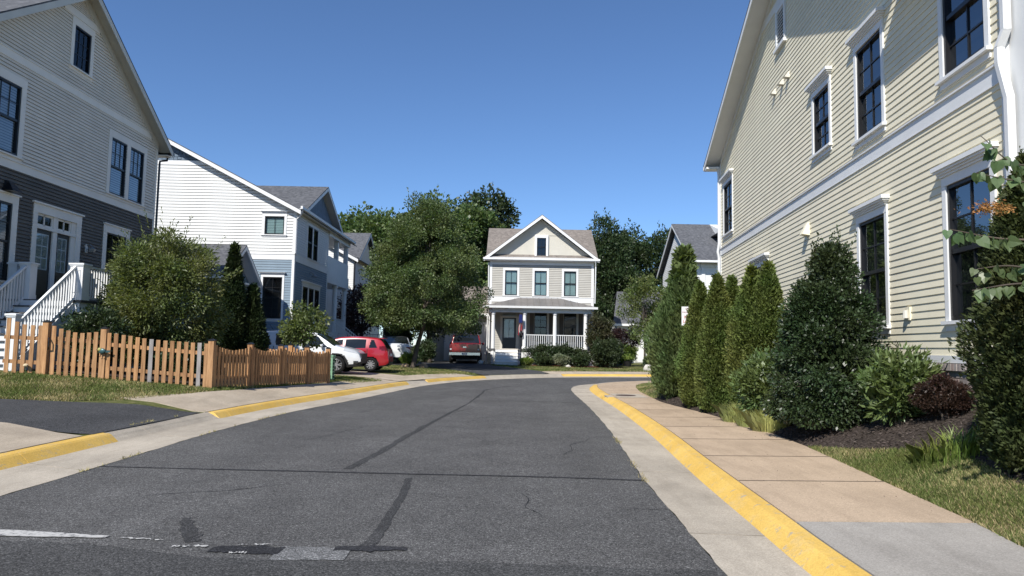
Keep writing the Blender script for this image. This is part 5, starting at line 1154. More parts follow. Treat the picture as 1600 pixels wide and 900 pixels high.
# tailgate fittings of the pickup
pz = .45
mb = MB(); mb.box(-2.90, -2.85, -.85, .85, .72, 1.2); mb.build('tailgate', 'car_red_shaded', pick, local=True)
mb = MB(); mb.box(-2.98, -2.86, -.96, .96, .52, .68); mb.build('bumper', 'chrome', pick, local=True)
mb = MB(); mb.box(-2.995, -2.985, -.17, .17, .54, .66); mb.build('number_plate', 'plate_white', pick, local=True)
for s2 in (1, -1): mb = MB(); mb.box(-2.91, -2.80, s2 * .87 - .07, s2 * .87 + .07, .74, 1.16); mb.build('taillight', 'lamp_red', pick, local=True); mb = MB(); mb.box(-2.916, -2.905, s2 * .87 - .05, s2 * .87 + .05, .84, .93); mb.build('reverse_lamp', 'lamp_clear', pick, local=True)
mb = MB(); mb.box(-2.915, -2.90, -.10, .10, .98, 1.06); mb.build('badge', 'chrome', pick, local=True)
# fittings of the other cars
mb = MB(); mb.box(2.20, 2.305, -.55, .55, .60, .80); mb.build('grille', 'car_plastic', suv, local=True)
mb = MB(); mb.tube([(-1.55, .3, 1.66), (-1.72, .3, 1.92)], .012, 5); mb.build('antenna', 'metal_black', suv, local=True)
for s2 in (1, -1): mb = MB(); mb.box(2.02, 2.2, s2 * .72 - .09, s2 * .72 + .09, .42, .50); mb.build('fog_lamp', 'car_plastic', suv, local=True)
for x in (-1.1, .0): mb = MB(); mb.box(x - .09, x + .09, -.935, -.915, .93, .96); mb.build('door_handle', 'car_white', suv, local=True)
for x in (-.95, .1): mb = MB(); mb.box(x - .09, x + .09, .845, .862, .86, .89); mb.build('door_handle', 'car_red', hatch, local=True)
mb = MB(); mb.box(-2.045, -2.03, -.26, .26, .66, .78); mb.build('number_plate', 'plate_white', hatch, local=True)
mb = MB(); mb.box(-2.05, -1.98, -.55, .55, .28, .42); mb.build('rear_valance', 'car_plastic', hatch, local=True)
mb = MB(); mb.box(-1.78, -1.60, -.5, .5, 1.44, 1.47); mb.build('spoiler', 'car_red', hatch, local=True)
# ------------------------------------------------------------------ street furniture and small things
x, y = -6.12, 24.55; z = gz(x, y)
U_ = thing('utility_pedestal', 'pale green vented utility pedestal beside the fence end', 'utility box', (x, y, z))
mb = MB(); mb.box(x - .2, x + .2, y - .16, y + .16, z - .05, z + .80); mb.build('cabinet', 'utility_green', U_)
mb = MB(); mb.box(x - .22, x + .22, y - .18, y + .18, z + .80, z + .85); mb.build('lid', 'utility_green', U_)
for i in range(3):
    for j in range(6): mb = MB(); mb.box(x - .15 + i * .11, x - .08 + i * .11, y - .166, y - .155, z + .10 + j * .11, z + .17 + j * .11); mb.build('vent_slot', 'unlit_interior', U_)
for j in range(6):
    for i in range(2): mb = MB(); mb.box(x + .195, x + .206, y - .11 + i * .13, y - .03 + i * .13, z + .10 + j * .11, z + .17 + j * .11); mb.build('vent_slot', 'unlit_interior', U_)
x, y = 4.42, 18.3; z = gz(x, y)
SG = thing('parking_sign', 'white no parking sign on a post between the evergreens', 'sign', (x, y, z))
mb = MB(); mb.beam((x, y, z - .1), (x, y, 2.62), .045, .045); mb.build('post', 'metal_grey', SG)
mb = MB(); mb.box(x - .16, x + .16, y - .045, y - .030, 2.13, 2.60); pl = mb.build('panel', 'sign_white', SG)
def text(s_1, loc, size, mat, parent, rot=(PI / 2, 0, 0)):
    c = bpy.data.curves.new('lettering', 'FONT'); c.body = s_1; c.size = size; c.align_x = 'CENTER'; c.extrude = .0008; c.materials.append(MAT[mat])
    t_ = bpy.data.objects.new('lettering_source', c); me = bpy.data.meshes.new_from_object(t_); bpy.data.objects.remove(t_); me.transform(Matrix.Translation(Vector(loc)) @ Matrix.Rotation(rot[0], 4, 'X')); return link('lettering', me, parent)
for s_1, zz, sz, mm in (('NO', 2.52, .075, 'sign_maroon'), ('PARKING', 2.435, .065, 'sign_maroon'), ('FIRE', 2.30, .10, 'sign_red'), ('LANE', 2.20, .10, 'sign_red')): text(s_1, (x - .01, y - .0475, zz), sz, mm, pl)
# storm inlet in the right curb
I_ = thing('storm_inlet', 'storm drain inlet in the right curb with iron cover and concrete top', 'drain', (3.3, 21.7, .13))
mb = MB(); mb.box(2.80, 3.04, 21.32, 22.03, -.25, .02); mb.build('throat', 'unlit_interior', I_)
mb = MB(); mb.box(2.83, 3.06, 21.30, 22.06, .085, .132); mb.build('lintel', 'pan_concrete', I_)
mb = MB(); mb.box(3.06, 3.95, 21.0, 22.55, .05, .150); mb.build('top_slab', 'pan_concrete', I_)
mb = MB(); mb.lathe([(.001, .158), (.29, .158), (.30, .15), (.30, .1)], (3.42, 21.75, 0), n=24); mb.build('manhole_cover', 'rust_iron', I_)
# lamp post and flag at the porch
x, y = .62, 45.6; z = gz(x, y)
LP = thing('lamp_post', 'black yard lamp post standing beside the porch steps', 'lamp post', (x, y, z))
mb = MB(); mb.tube([(x, y, z), (x, y, z + .25), (x, y, z + .3), (x, y, z + 1.75)], [.06, .055, .035, .032], 8); mb.build('pole', 'metal_black', LP)
mb = MB(); mb.tube([(x, y, z + 1.75), (x, y, z + 1.80), (x, y, z + 2.02)], [.05, .09, .12], 6); la_ = mb.build('lantern', 'glass_dark', LP)
for k in range(6): a = k * PI / 3; mb = MB(); mb.beam((x + .09 * math.cos(a), y + .09 * math.sin(a), z + 1.8), (x + .125 * math.cos(a), y + .125 * math.sin(a), z + 2.02), .015, .015); mb.build('lantern_bar', 'metal_black', la_)
mb = MB(); mb.tube([(x, y, z + 2.02), (x, y, z + 2.05), (x, y, z + 2.16), (x, y, z + 2.22)], [.15, .13, .04, .01], 8); mb.build('lantern_roof', 'metal_black', la_)
FL = thing('flag', 'striped red and white flag hanging from the porch column', 'flag', (.72, 47.1, 2.2))
mb = MB(); mb.beam((.84, 47.36, 2.9), (.58, 46.95, 3.75), .025, .025); mb.build('pole', 'metal_grey', FL)
for k in range(7):
    mb = MB(); n = 12; V = []
    for i in range(n + 1):
        f = i / n
        for s_1 in (0, 1):
            u = (k + s_1 * .98) / 7; V.append((.60 + (u - .5) * (.10 + .16 * f) + .03 * math.sin(6 * f + k), 47.02 + .04 * math.sin(8 * u + 3 * f) + .12 * f, 3.62 - 1.32 * f))
    mb.add(V, [(2 * i, 2 * i + 1, 2 * i + 3, 2 * i + 2) for i in range(n)]); mb.build('stripe', 'flag_red' if k % 2 == 0 else 'flag_white', FL)
mb = MB(); mb.prism([(.50, 46.99, 3.63), (.70, 46.99, 3.63), (.72, 47.0, 3.1), (.47, 47.0, 3.1)], (0, -.01, 0)); mb.build('canton', 'flag_blue', FL)
x, y = 7.6, 51.5; z = gz(x, y)
BN = thing('recycling_bin', 'blue wheeled bin beside the shrubs right of the porch', 'bin', (x, y, z))
mb = MB(); mb.hexa([(x - .22, y - .25, z), (x + .22, y - .25, z), (x + .22, y + .25, z), (x - .22, y + .25, z), (x - .28, y - .32, z + .95), (x + .28, y - .32, z + .95), (x + .28, y + .32, z + .95), (x - .28, y + .32, z + .95)]); mb.build('tub', 'bin_blue', BN)
mb = MB(); mb.box(x - .3, x + .3, y - .36, y + .34, z + .95, z + 1.02); mb.build('lid', 'bin_blue', BN)
def rock(x, y, r, mat, label, cat, group=None, sq_=.7):
    n = 10; mb = MB(); z = gz(x, y); ell(mb, (x, y, z + r * sq_ * .5), (r, r * .8, r * sq_), n, 6)
    mb.v = [(a + random.uniform(-.12, .12) * r, b + random.uniform(-.12, .12) * r, c + random.uniform(-.1, .1) * r) for a, b, c in mb.v]
    return tag(mb.build('rock', mat), label, cat, group)
rock(-1.9, 46.4, .24, 'stone_pale', 'pale stone at the corner of the driveway by the steps', 'rock')
rock(-1.55, 46.1, .18, 'stone_tan', 'tan stone nearest the foot of the porch steps', 'rock')
rock(8.2, 43.6, .32, 'stone_pale', 'pale grey boulder on the far lawn beside the juniper', 'rock', sq_=.8)
rock(-4.55, 38.3, .25, 'stone_tan', 'tan stone in the mulch right of the maple trunk', 'rock')
rock(-5.5, 38.2, .22, 'stone_tan', 'tan stone in the mulch left of the maple trunk', 'rock')
rock(3.55, 45.0, .16, 'stone_pale', 'small white stone in front of the porch shrubs', 'rock')
x, y = 7.75, 48.5; z = gz(x, y)
PT = thing('planter', 'black pot holding yellow green leaves on the far lawn', 'planter', (x, y, z))
mb = MB(); mb.tube([(x, y, z), (x, y, z + .35), (x, y, z + .38)], [.2, .28, .3], 12); mb.build('pot', 'pot_black', PT)
# ------------------------------------------------------------------ vegetation kit
def rnd_unit(n): v = RNG.normal(size=(n, 3)); return v / np.linalg.norm(v, axis=1)[:, None]
def unit(v): return v / np.maximum(1e-6, np.linalg.norm(v, axis=1))[:, None]
def leaves(name, P_, D, s, wid, mat, parent, fold=0.0):
    n = len(P_); s = np.broadcast_to(s, (n,))[:, None]; D = unit(D); B = unit(np.cross(D, rnd_unit(n)))
    N_ = np.cross(D, B); w_ = s * wid / 2
    a = P_; b = P_ + D * s * .45 + B * w_ + N_ * s * fold; c = P_ + D * s; d = P_ + D * s * .45 - B * w_ + N_ * s * fold
    V = np.stack([a, b, c, d], 1).reshape(-1, 3); q = np.arange(4 * n).reshape(-1, 4)
    return link(name, np_mesh(name, V, q, mat), parent)
def clumps(c, r, k, inner=.45, low=-1.0):
    u = rnd_unit(k * 3); u = u[u[:, 2] > low][:k]; f = inner + (1 - inner) * RNG.random(len(u)) ** .6
    return np.array(c) + u * np.array(r) * f[:, None]
def crown_pts(c, r, k, cr, n, inner=.45, low=-1.0, C_=None):
    C_ = clumps(c, np.array(r) - cr * .5, k, inner, low) if C_ is None else C_
    sz = cr * RNG.uniform(.55, 1.25, len(C_)); wt = sz ** 2 / (sz ** 2).sum(); idx = RNG.choice(len(C_), n, p=wt)
    u = rnd_unit(n); rad = RNG.random(n) ** .45
    P_ = C_[idx] + u * (sz[idx] * rad)[:, None] * np.array([1, 1, .8])
    D = u * .8 + unit(P_ - np.array(c)) * .6 + RNG.normal(0, .5, (n, 3)) + np.array([0, 0, -.15])
    return P_, D, C_
def shoots(P_, D, c, n, length, step, spread=.35):
    # stray shoots: short twigs of leaves that break the outline
    c = np.array(c); d = np.linalg.norm((P_ - c), axis=1); out = np.argsort(-d + RNG.normal(0, .12 * d.max(), len(d)))[:max(n * 6, 10)]; sel = RNG.choice(out, min(n, len(out)), replace=False); A = [P_]; B = [D]
    for i in sel:
        u = unit((P_[i] - c + np.array([0, 0, .35 * d.max()]) + RNG.normal(0, .25 * d.max(), 3))[None])[0]; m = max(4, int(length / step)); f = np.linspace(0, length * RNG.uniform(.4, 1.2), m)[:, None]
        A.append(P_[i] + u * f + RNG.normal(0, step * .25, (m, 3))); B.append(u + RNG.normal(0, .7, (m, 3)))
    return np.vstack(A), np.vstack(B)
def tree(name, label, x, y, trunk_h, tr, c, r, k, cr, n, ls, mat, group=None, wid=.6, lean=(0, 0), inner=.4, low=-.75, stems=1, nl=16, base=None, taper=0.0):
    z = gz(x, y) if base is None else base; T = thing(name, label, 'tree', (x, y, z), 0, group)
    C_ = clumps(c, np.array(r) - cr * .5, k, inner, low)
    if taper:
        f = 1 - taper * np.clip((C_[:, 2] - c[2]) / r[2] + .25, 0, 1.3); C_[:, 0] = c[0] + (C_[:, 0] - c[0]) * f; C_[:, 1] = c[1] + (C_[:, 1] - c[1]) * f
        m_ = k // 6; a = RNG.random(m_) * 2 * PI; rr = r[0] * (.35 + .45 * RNG.random(m_)); C_ = np.vstack([C_, np.column_stack([c[0] + rr * np.cos(a), c[1] + rr * np.sin(a), c[2] - r[2] * (.48 + .20 * RNG.random(m_))])])
    P_, D, C_ = crown_pts(c, r, k, cr, n, inner, low, C_); mb = MB()
    cx, cy, cz = c
    for st in range(stems):
        ox = (st - (stems - 1) / 2) * tr * 3; tp = (cx + ox * .3, cy, z + trunk_h)
        mb.tube([(x + ox, y, z - .1), (x + ox, y, z + .15), ((x + ox + tp[0]) / 2 + RNG.normal(0, tr * .4), (y + tp[1]) / 2, z + trunk_h * .55), tp, (cx, cy, cz + r[2] * .45)], [tr * 1.5, tr * 1.1, tr * .9, tr * .75, tr * .2], 9)
    t_ = mb.build('trunk', 'bark', T, True)
    mb = MB(); sel = RNG.choice(len(C_), min(nl, len(C_)), replace=False)
    for q in C_[sel]:
        b0 = Vector((x, y, z)).lerp(Vector((cx, cy, cz)), .0); f = RNG.uniform(.25, 1.0); st = Vector((cx, cy, z + trunk_h * .9 + (cz - z - trunk_h * .9) * f * .8)); e_ = Vector(q); m_ = st.lerp(e_, .5) + Vector((0, 0, RNG.uniform(-.1, .25) * r[2] * .3))
        mb.tube([st, m_, e_], [tr * .42, tr * .26, tr * .08], 5, cap=False)
    mb.build('limbs', 'bark', t_)
    P_, D = shoots(P_, D, (cx, cy, cz), 70, max(r) * .14, ls * .45)
    leaves('crown', P_, D, ls * RNG.uniform(.6, 1.25, len(P_)), wid, mat, T, .08)
    return T
def shrub(name, label, x, y, h, r, n, ls, mat, cat='shrub', group=None, wid=.5, shape='round', cr=None, k=None, lift=.12, parts=None, up=.1, z=None):
    z = gz(x, y) if z is None else z; T = thing(name, label, cat, (x, y, z), 0, group); rx = r if hasattr(r, '__len__') else (r, r)
    cr = cr or min(rx[0], h / 2) * .38; k = k or 46
    if shape == 'round': C_ = clumps((x, y, z + h * .52), (rx[0] - cr * .7, rx[1] - cr * .7, h * .5 - cr * .6), k, .55)
    else:   # pyramid
        t_ = RNG.random(k) ** 1.35; a = RNG.random(k) * 2 * PI; rr = (1 - t_) ** .68 * (.6 + .4 * RNG.random(k) ** .5) * np.where(t_ < .12, .85, 1.0)
        C_ = np.column_stack([x + (rx[0] - cr * .6) * rr * np.cos(a), y + (rx[1] - cr * .6) * rr * np.sin(a), z + cr * .6 + t_ * (h - cr * 1.2)])
    P_, D, _ = crown_pts((x, y, z + h * .4), (1, 1, 1), k, cr, n, C_=C_)
    keep = P_[:, 2] > z + .02; P_, D = P_[keep], D[keep] + np.array([0, 0, up])
    mb = MB()
    for q in C_[RNG.choice(len(C_), min(14, len(C_)), replace=False)]:
        b0 = Vector((x + RNG.normal(0, .06), y + RNG.normal(0, .06), z - .05)); e_ = Vector(q); mb.tube([b0, b0.lerp(e_, .5) + Vector((0, 0, .1 * h)), e_], [.022, .015, .006], 5, cap=False)
    P_, D = shoots(P_, D, (x, y, z + h * .4), 34, h * .10, ls * .35)
    mb.build('stems', 'bark', T); m = n // 4; u = rnd_unit(m); f = RNG.random(m)[:, None] ** .5 * .72
    if shape == 'round': Q = np.array([x, y, z + h * .5]) + u * f * np.array([rx[0], rx[1], h * .5])
    else:
        t2 = RNG.random(m) ** 1.4 * .85; a = RNG.random(m) * 2 * PI; rr = (1 - t2) ** .8 * .72 * RNG.random(m) ** .5; Q = np.column_stack([x + rx[0] * rr * np.cos(a), y + rx[1] * rr * np.sin(a), z + .08 + t2 * h])
    leaves('inner_foliage', Q, RNG.normal(0, 1, (m, 3)), ls * 1.5, wid * 1.3, mat, T); leaves('foliage', P_, D, ls * RNG.uniform(.6, 1.2, len(P_)), wid, mat, T, .08)
    return T
def conifer(name, label, x, y, h, r, n, ls, mat, group=None, prof=((0, .55), (.08, .9), (.3, 1), (.6, .78), (.85, .38), (1, .03)), rough=.16, cat='shrub', wid=.34, up=.9, z=None, k=90, dens=None, tops=None):
    z = gz(x, y) if z is None else z; T = thing(name, label, cat, (x, y, z), 0, group)
    mb = MB(); mb.tube([(x, y, z - .1), (x, y, z + h * .5), (x, y, z + h * .96)], [r * .12, r * .08, .008], 7); mb.build('trunk', 'bark', T)
    px, pr_ = zip(*prof); t_ = 1 - RNG.random(n) ** .62 if dens is None else RNG.random(n) ** dens
    t_ = np.clip(t_, 0, 1); a = RNG.random(n) * 2 * PI
    # lumps: sprays gather into fans on the surface
    ka = RNG.random(k) * 2 * PI; kt = RNG.random(k) ** 1.2; kb = RNG.uniform(-1, 1, k)
    da = np.abs((a[:, None] - ka[None, :] + PI) % (2 * PI) - PI) * 1.3; dt = np.abs(t_[:, None] - kt[None, :]) * h / r * .8
    bump = (kb[None, :] * np.exp(-(da ** 2 + dt ** 2) / .10)).sum(1)
    rad = r * np.interp(t_, px, pr_) * (1 + rough * np.clip(bump, -1.2, .9)) * (1 - .38 * RNG.random(n) ** 2.0) * np.where(RNG.random(n) < .06, 1.14, 1.0)
    P_ = np.column_stack([x + rad * np.cos(a), y + rad * np.sin(a), z + t_ * h * .97])
    out = np.column_stack([np.cos(a), np.sin(a), np.zeros(n)])
    D = out * .8 + np.array([0, 0, up]) + RNG.normal(0, .42, (n, 3))
    P_, D = shoots(P_, D, (x, y, z + h * .45), 60, r * .22, ls * .3)
    leaves('foliage', P_, D, ls * RNG.uniform(.55, 1.3, len(P_)), wid, mat, T, .05)
    m = n // 4; t2 = RNG.random(m) ** 1.3; a = RNG.random(m) * 2 * PI; rad = r * np.interp(t2, px, pr_) * (.25 + .5 * RNG.random(m))
    P_ = np.column_stack([x + rad * np.cos(a), y + rad * np.sin(a), z + t2 * h * .95]); D = RNG.normal(0, .6, (m, 3)) + np.array([0, 0, .5])
    leaves('inner_foliage', P_, D, ls * 2.4 * RNG.uniform(.6, 1.2, m), .6, mat, T, .05); return T
def blades(name, P_, h, mat, parent=None, w_=.006, lean=.5, kind='stuff', label=None, cat=None):
    n = len(P_); h = np.broadcast_to(h, (n,))[:, None]; a = RNG.random(n) * 2 * PI; s_1 = np.column_stack([np.cos(a), np.sin(a), np.zeros(n)]) * w_
    tip = P_ + np.column_stack([RNG.normal(0, lean, n), RNG.normal(0, lean, n), np.ones(n)]) * h
    V = np.stack([P_ - s_1, P_ + s_1, tip], 1).reshape(-1, 3); o = link(name, np_mesh(name, V, np.arange(3 * n).reshape(-1, 3), mat, 3), parent)
    if kind: o['kind'] = kind
    return tag(o, label, cat)
# ------------------------------------------------------------------ trees
tree('maple_tree', 'full green maple standing between the driveways left of beige house', -5.05, 38.0, 2.3, .13, (-4.6, 38.4, 5.4), (3.75, 3.9, 4.2), 280, .60, 135000, .092, 'leaf_maple', wid=.8, inner=.35, low=-.88, taper=.45)
tree('ornamental_tree', 'shaded tree behind the maple beside the garage driveway', -5.35, 48.4, 2.2, .14, (-5.5, 48.2, 5.0), (2.5, 2.4, 3.3), 110, .7, 26000, .14, 'leaf_dark', None, .75, low=-1)
bk = 'trees behind the houses'
tree('background_tree', 'round leafy tree at the far left behind the white houses', -14.0, 70, 5, .35, (-14.0, 70, 9.6), (6.2, 5, 5.9), 90, 1.7, 16000, .36, 'leaf_back', bk, .75)
tree('background_tree', 'leafy tree rising behind the top of the maple', -8.0, 72, 6, .35, (-8.0, 72, 10.2), (5.6, 5, 6.3), 90, 1.6, 16000, .36, 'leaf_back', bk, .75)
tree('background_tree', 'leafy tree filling the gap beyond the second white house', -11.2, 66, 5, .3, (-11.2, 66, 8.6), (4.6, 4, 5.4), 90, 1.4, 18000, .32, 'leaf_back', bk, .75)
tree('background_tree', 'leafy tree just right of the maple crown behind the garage', -4.9, 69, 5, .3, (-4.9, 69, 9.4), (4.4, 4, 6.0), 90, 1.4, 18000, .32, 'leaf_back', bk, .75)
tree('background_tree', 'tallest background tree between the maple and the beige house', -2.6, 75, 6, .35, (-2.9, 75, 10.6), (5.0, 5, 7.0), 80, 1.5, 15000, .36, 'leaf_dark', bk, .75)
tree('background_tree', 'dark dense tree directly behind the right side of beige house', 8.3, 66, 3, .3, (8.4, 66, 7.2), (3.6, 3.4, 6.1), 130, 1.15, 30000, .28, 'leaf_pine', bk, .5, low=-1)
tree('background_tree', 'dark dense tree left of the slate roofed house', 12.9, 70, 3, .3, (12.9, 70, 7.4), (4.2, 3.4, 6.4), 130, 1.15, 30000, .28, 'leaf_pine', bk, .5, low=-1)
tree('background_tree', 'dark tree filling the gap behind the small garage', 10.8, 73, 3, .3, (10.8, 73, 7.4), (3.6, 3.4, 6.6), 90, 1.3, 16000, .32, 'leaf_pine', bk, .5, low=-1)
tree('ornamental_tree', 'loose green tree beside the juniper in front of the small garage', 8.5, 46.5, 1.5, .08, (8.5, 46.5, 4.0), (1.75, 1.5, 2.35), 60, .55, 9000, .13, 'leaf_dogwood', None, .7, inner=.3)
tree('japanese_maple', 'low purple leaved maple with leaning trunk right of the porch', 7.0, 48.8, .9, .09, (7.4, 48.8, 2.25), (1.5, 1.1, .75), 40, .4, 6000, .11, 'leaf_purple', None, .5)
tree('ornamental_tree', 'dark purple tree beside the stairs of the white and blue house', -9.9, 48.6, 1.2, .1, (-9.9, 48.6, 3.5), (1.9, 1.6, 2.1), 60, .6, 10000, .13, 'leaf_purple', None, .7)
tree('dogwood_tree', 'small bright green dogwood growing behind the street side fence', -7.0, 24.6, .9, .03, (-6.95, 24.6, 2.0), (.82, .7, .98), 46, .26, 3400, .10, 'leaf_dogwood', None, .65, inner=.3, nl=30)
# big shrub by the grey house
T = tree('ornamental_tree', 'large dense olive green shrubby tree behind the fence by grey house', -9.75, 20.6, .9, .06, (-9.8, 20.6, 2.62), (1.78, 1.6, 2.1), 190, .40, 56000, .105, 'leaf_olive', None, .34, inner=.45, low=-1, stems=3)
tp = []
for k in range(22):
    a = RNG.random() * 2 * PI; el_ = RNG.uniform(.1, 1.2); u = np.array([math.cos(a) * math.cos(el_), math.sin(a) * math.cos(el_), math.sin(el_)]); b0 = np.array([-9.7, 20.6, 2.75]) + u * np.array([1.6, 1.5, 2.0]); dr = unit((u + np.array([0, 0, .5]))[None])[0]
    for f in np.linspace(0, .55, 16): tp.append((*(b0 + dr * f), *(RNG.normal(0, .6, 3) + dr)))
tp = np.array(tp); _sh = leaves('shoots', tp[:, :3], tp[:, 3:], .10 * RNG.uniform(.7, 1.2, len(tp)), .34, 'leaf_olive', T); _sh['kind'] = 'stuff'
shrub('laurel_shrub', 'dark glossy shrub beneath the white stair railing', -10.55, 18.6, 1.75, (.85, .7), 6500, .09, 'leaf_holly', wid=.42)
shrub('laurel_shrub', 'low dark shrub under the large olive shrub behind the pickets', -8.4, 18.9, 1.0, (.75, .6), 4500, .09, 'leaf_holly', wid=.42)
conifer('columnar_evergreen', 'tall narrow dark evergreen beside the small blue gable', -9.32, 24.3, 4.45, .50, 14000, .10, 'leaf_cypress', cat='tree')
conifer('columnar_evergreen', 'shorter dark evergreen right of the tall narrow one', -8.78, 24.7, 3.1, .50, 11000, .10, 'leaf_cypress', cat='tree')
# right-hand bed
conifer('juniper', 'large conical juniper nearest the storm drain', 4.72, 19.95, 4.05, .92, 40000, .13, 'leaf_juniper', None, ((0, .62), (.06, .85), (.22, 1), (.45, .86), (.7, .50), (.9, .18), (1, .02)), .34, wid=.22, up=1.1, cat='tree')
ag = 'arborvitae row along the cream house'
for x, y, h, r, lb in ((4.50, 17.4, 2.98, .47, 'arborvitae beside the parking sign post'), (4.55, 16.1, 3.05, .48, 'second arborvitae from the juniper, standing at the sidewalk'), (4.95, 16.35, 2.9, .36, 'arborvitae tucked in the middle of the row'), (4.95, 15.0, 3.0, .52, 'fourth arborvitae from the juniper, with a broad body'), (5.2, 14.75, 2.95, .46, 'last arborvitae of the row, touching the glossy laurel')):
    conifer('arborvitae', lb, x, y, h, r, 21000, .062, 'leaf_arb', ag, ((0, .7), (.06, .92), (.25, 1), (.55, .85), (.8, .5), (.94, .2), (1, .03)), .36, wid=.42, up=.7, k=55)
shrub('laurel_shrub', 'glossy laurel between the arborvitae row and the holly', 4.72, 13.55, 1.35, (.62, .6), 6500, .10, 'leaf_laurel', wid=.34, up=.5)
shrub('holly', 'large dark pyramidal holly in front of the cream house', 4.98, 11.45, 2.85, (1.15, 1.05), 56000, .060, 'leaf_holly', wid=.55, shape='pyramid', k=210, cr=.23)
shrub('laurel_shrub', 'rounded laurel with long pointed leaves right of the big holly', 5.26, 9.95, 1.05, (.60, .52), 4200, .115, 'leaf_laurel', wid=.30, up=.5)
shrub('barberry', 'small dark reddish barberry below the brick foundation', 5.5, 9.3, .58, (.42, .36), 7000, .034, 'leaf_barberry', wid=.5, up=.7, k=60, cr=.09)
NA = conifer('arborvitae', 'tall shade darkened arborvitae nearest the camera at the right edge', 4.84, 6.75, 2.98, .46, 42000, .05, 'leaf_arb_shaded', None, ((0, .75), (.06, .92), (.3, 1), (.6, .86), (.85, .5), (1, .05)), .38, wid=.45, up=.6, k=75)
n = 380; c = np.array([4.34, 6.5, 2.83]); P_ = c + RNG.normal(0, 1, (n, 3)) * np.array([.085, .05, .028]); leaves('dead_spray', P_, RNG.normal(0, .5, (n, 3)) + np.array([-1, 0, .1]), .035, .35, 'leaf_dry', NA)['kind'] = 'stuff'
# redbud reaching in from outside the frame on the right
z0 = gz(5.35, 5.2); T = thing('redbud_tree', 'redbud branches with heart shaped leaves hanging in at the right edge', 'tree', (5.35, 5.2, z0))
mb = MB(); mb.tube([(5.35, 5.2, z0 - .1), (5.3, 5.25, z0 + .8), (5.2, 5.3, 2.2), (5.0, 5.3, 3.6)], [.06, .05, .04, .02], 8); mb.build('trunk', 'bark', T, True)
def heart(mb, p, d, s_, side):
    d = Vector(d).normalized(); b = d.cross(Vector(side)).normalized(); nn = d.cross(b)
    o = [(0, .0, 0), (-.12, .30, .05), (.08, .50, .10), (.40, .46, .08), (.75, .22, .03), (1.05, 0, -.06)]; p = Vector(p)
    Rr = [p + d * (u * s_) + b * (v_ * s_) + nn * (w_ * s_) for u, v_, w_ in o]; Lr = [p + d * (u * s_) - b * (v_ * s_) + nn * (w_ * s_) for u, v_, w_ in o[1:5]]; md = [p + d * (u * s_) for u in (.4,)]
    V = Rr + Lr + md; mb.add(V, [(0, 1, 2, 10), (2, 3, 10), (3, 4, 10), (4, 5, 10), (0, 10, 7, 6), (10, 8, 7), (10, 9, 8), (10, 5, 9)])
br = [((5.15, 5.35, 2.9), (4.5, 5.6, 3.05), (4.0, 5.68, 3.02), (3.72, 5.7, 3.25)), ((5.1, 5.3, 2.7), (4.5, 5.5, 2.83), (4.0, 5.6, 2.86), (3.62, 5.62, 2.93)), ((5.2, 5.3, 2.3), (4.4, 5.5, 2.40), (3.8, 5.55, 2.40), (3.36, 5.56, 2.47)), ((5.2, 5.3, 2.0), (4.4, 5.5, 2.05), (3.9, 5.55, 2.06), (3.52, 5.56, 2.0)), ((5.15, 5.3, 2.5), (4.5, 5.4, 2.6), (4.05, 5.5, 2.66), (3.95, 5.5, 2.72)), ((5.2, 5.3, 2.2), (4.4, 5.9, 2.22), (4.1, 6.0, 2.25), (3.85, 6.0, 2.22))]
for q in br:
    C3 = catmull(q, 12); mb = MB(); mb.tube([tuple(p) for p in C3], list(np.linspace(.014, .003, len(C3))), 5); b_ = mb.build('branch', 'bark', T)
    ln = np.concatenate([[0], np.cumsum(np.linalg.norm(np.diff(C3, axis=0), axis=1))]); mb = MB(); k = 0
    for s in np.arange(ln[-1] * .25, ln[-1], .028) + RNG.normal(0, .012, len(np.arange(ln[-1] * .25, ln[-1], .028))):
        p = np.array([np.interp(s, ln, C3[:, i]) for i in range(3)]); dn = (RNG.normal(-.1, .5), RNG.normal(0, .5) - .15, RNG.normal(-1.0, .35)); heart(mb, p + RNG.normal(0, .022, 3) + np.array([0, 0, -.02]), dn, RNG.uniform(.05, .10), (RNG.normal(.4, .9), RNG.normal(1, .5), RNG.normal(0, .5)))
    mb.build('leaves', 'leaf_redbud', b_)
# clumps at the bed edge
def tuft(name, label, x, y, n, h, r, mat, w_=.004, lean=.55, group=None):
    z = gz(x, y); T = thing(name, label, 'grass clump', (x, y, z), 0, group); a = RNG.random(n) * 2 * PI; rr = r * RNG.random(n) ** .7
    P_ = np.column_stack([x + rr * np.cos(a), y + rr * np.sin(a), gz(x + rr * np.cos(a), y + rr * np.sin(a)) - .01]); hh = h * RNG.uniform(.35, 1.15, n); lean = lean * RNG.uniform(.1, 1.4, n)
    m_ = P_ + np.column_stack([np.cos(a) * lean * .35, np.sin(a) * lean * .35, np.ones(n)]) * (hh * .6)[:, None]; t_ = P_ + np.column_stack([np.cos(a) * lean + RNG.normal(0, .2, n), np.sin(a) * lean + RNG.normal(0, .2, n), np.full(n, .9)]) * hh[:, None]
    s_1 = np.column_stack([-np.sin(a), np.cos(a), np.zeros(n)]) * w_
    V = np.stack([P_ - s_1, P_ + s_1, m_ + s_1 * .8, t_, m_ - s_1 * .8], 1).reshape(-1, 3); q = np.arange(5 * n).reshape(-1, 5)
    link('blades', np_mesh('blades', V, q, mat, 5), T); return T
og = 'ornamental grass clumps'
tuft('ornamental_grass', 'yellow green grass clump nearest the arborvitae row', 4.52, 14.35, 1700, .38, .40, 'leaf_ograss', .0026, group=og)
tuft('ornamental_grass', 'middle of the three yellow green grass clumps by the sidewalk', 4.56, 13.5, 1700, .36, .40, 'leaf_ograss', .0026, group=og)
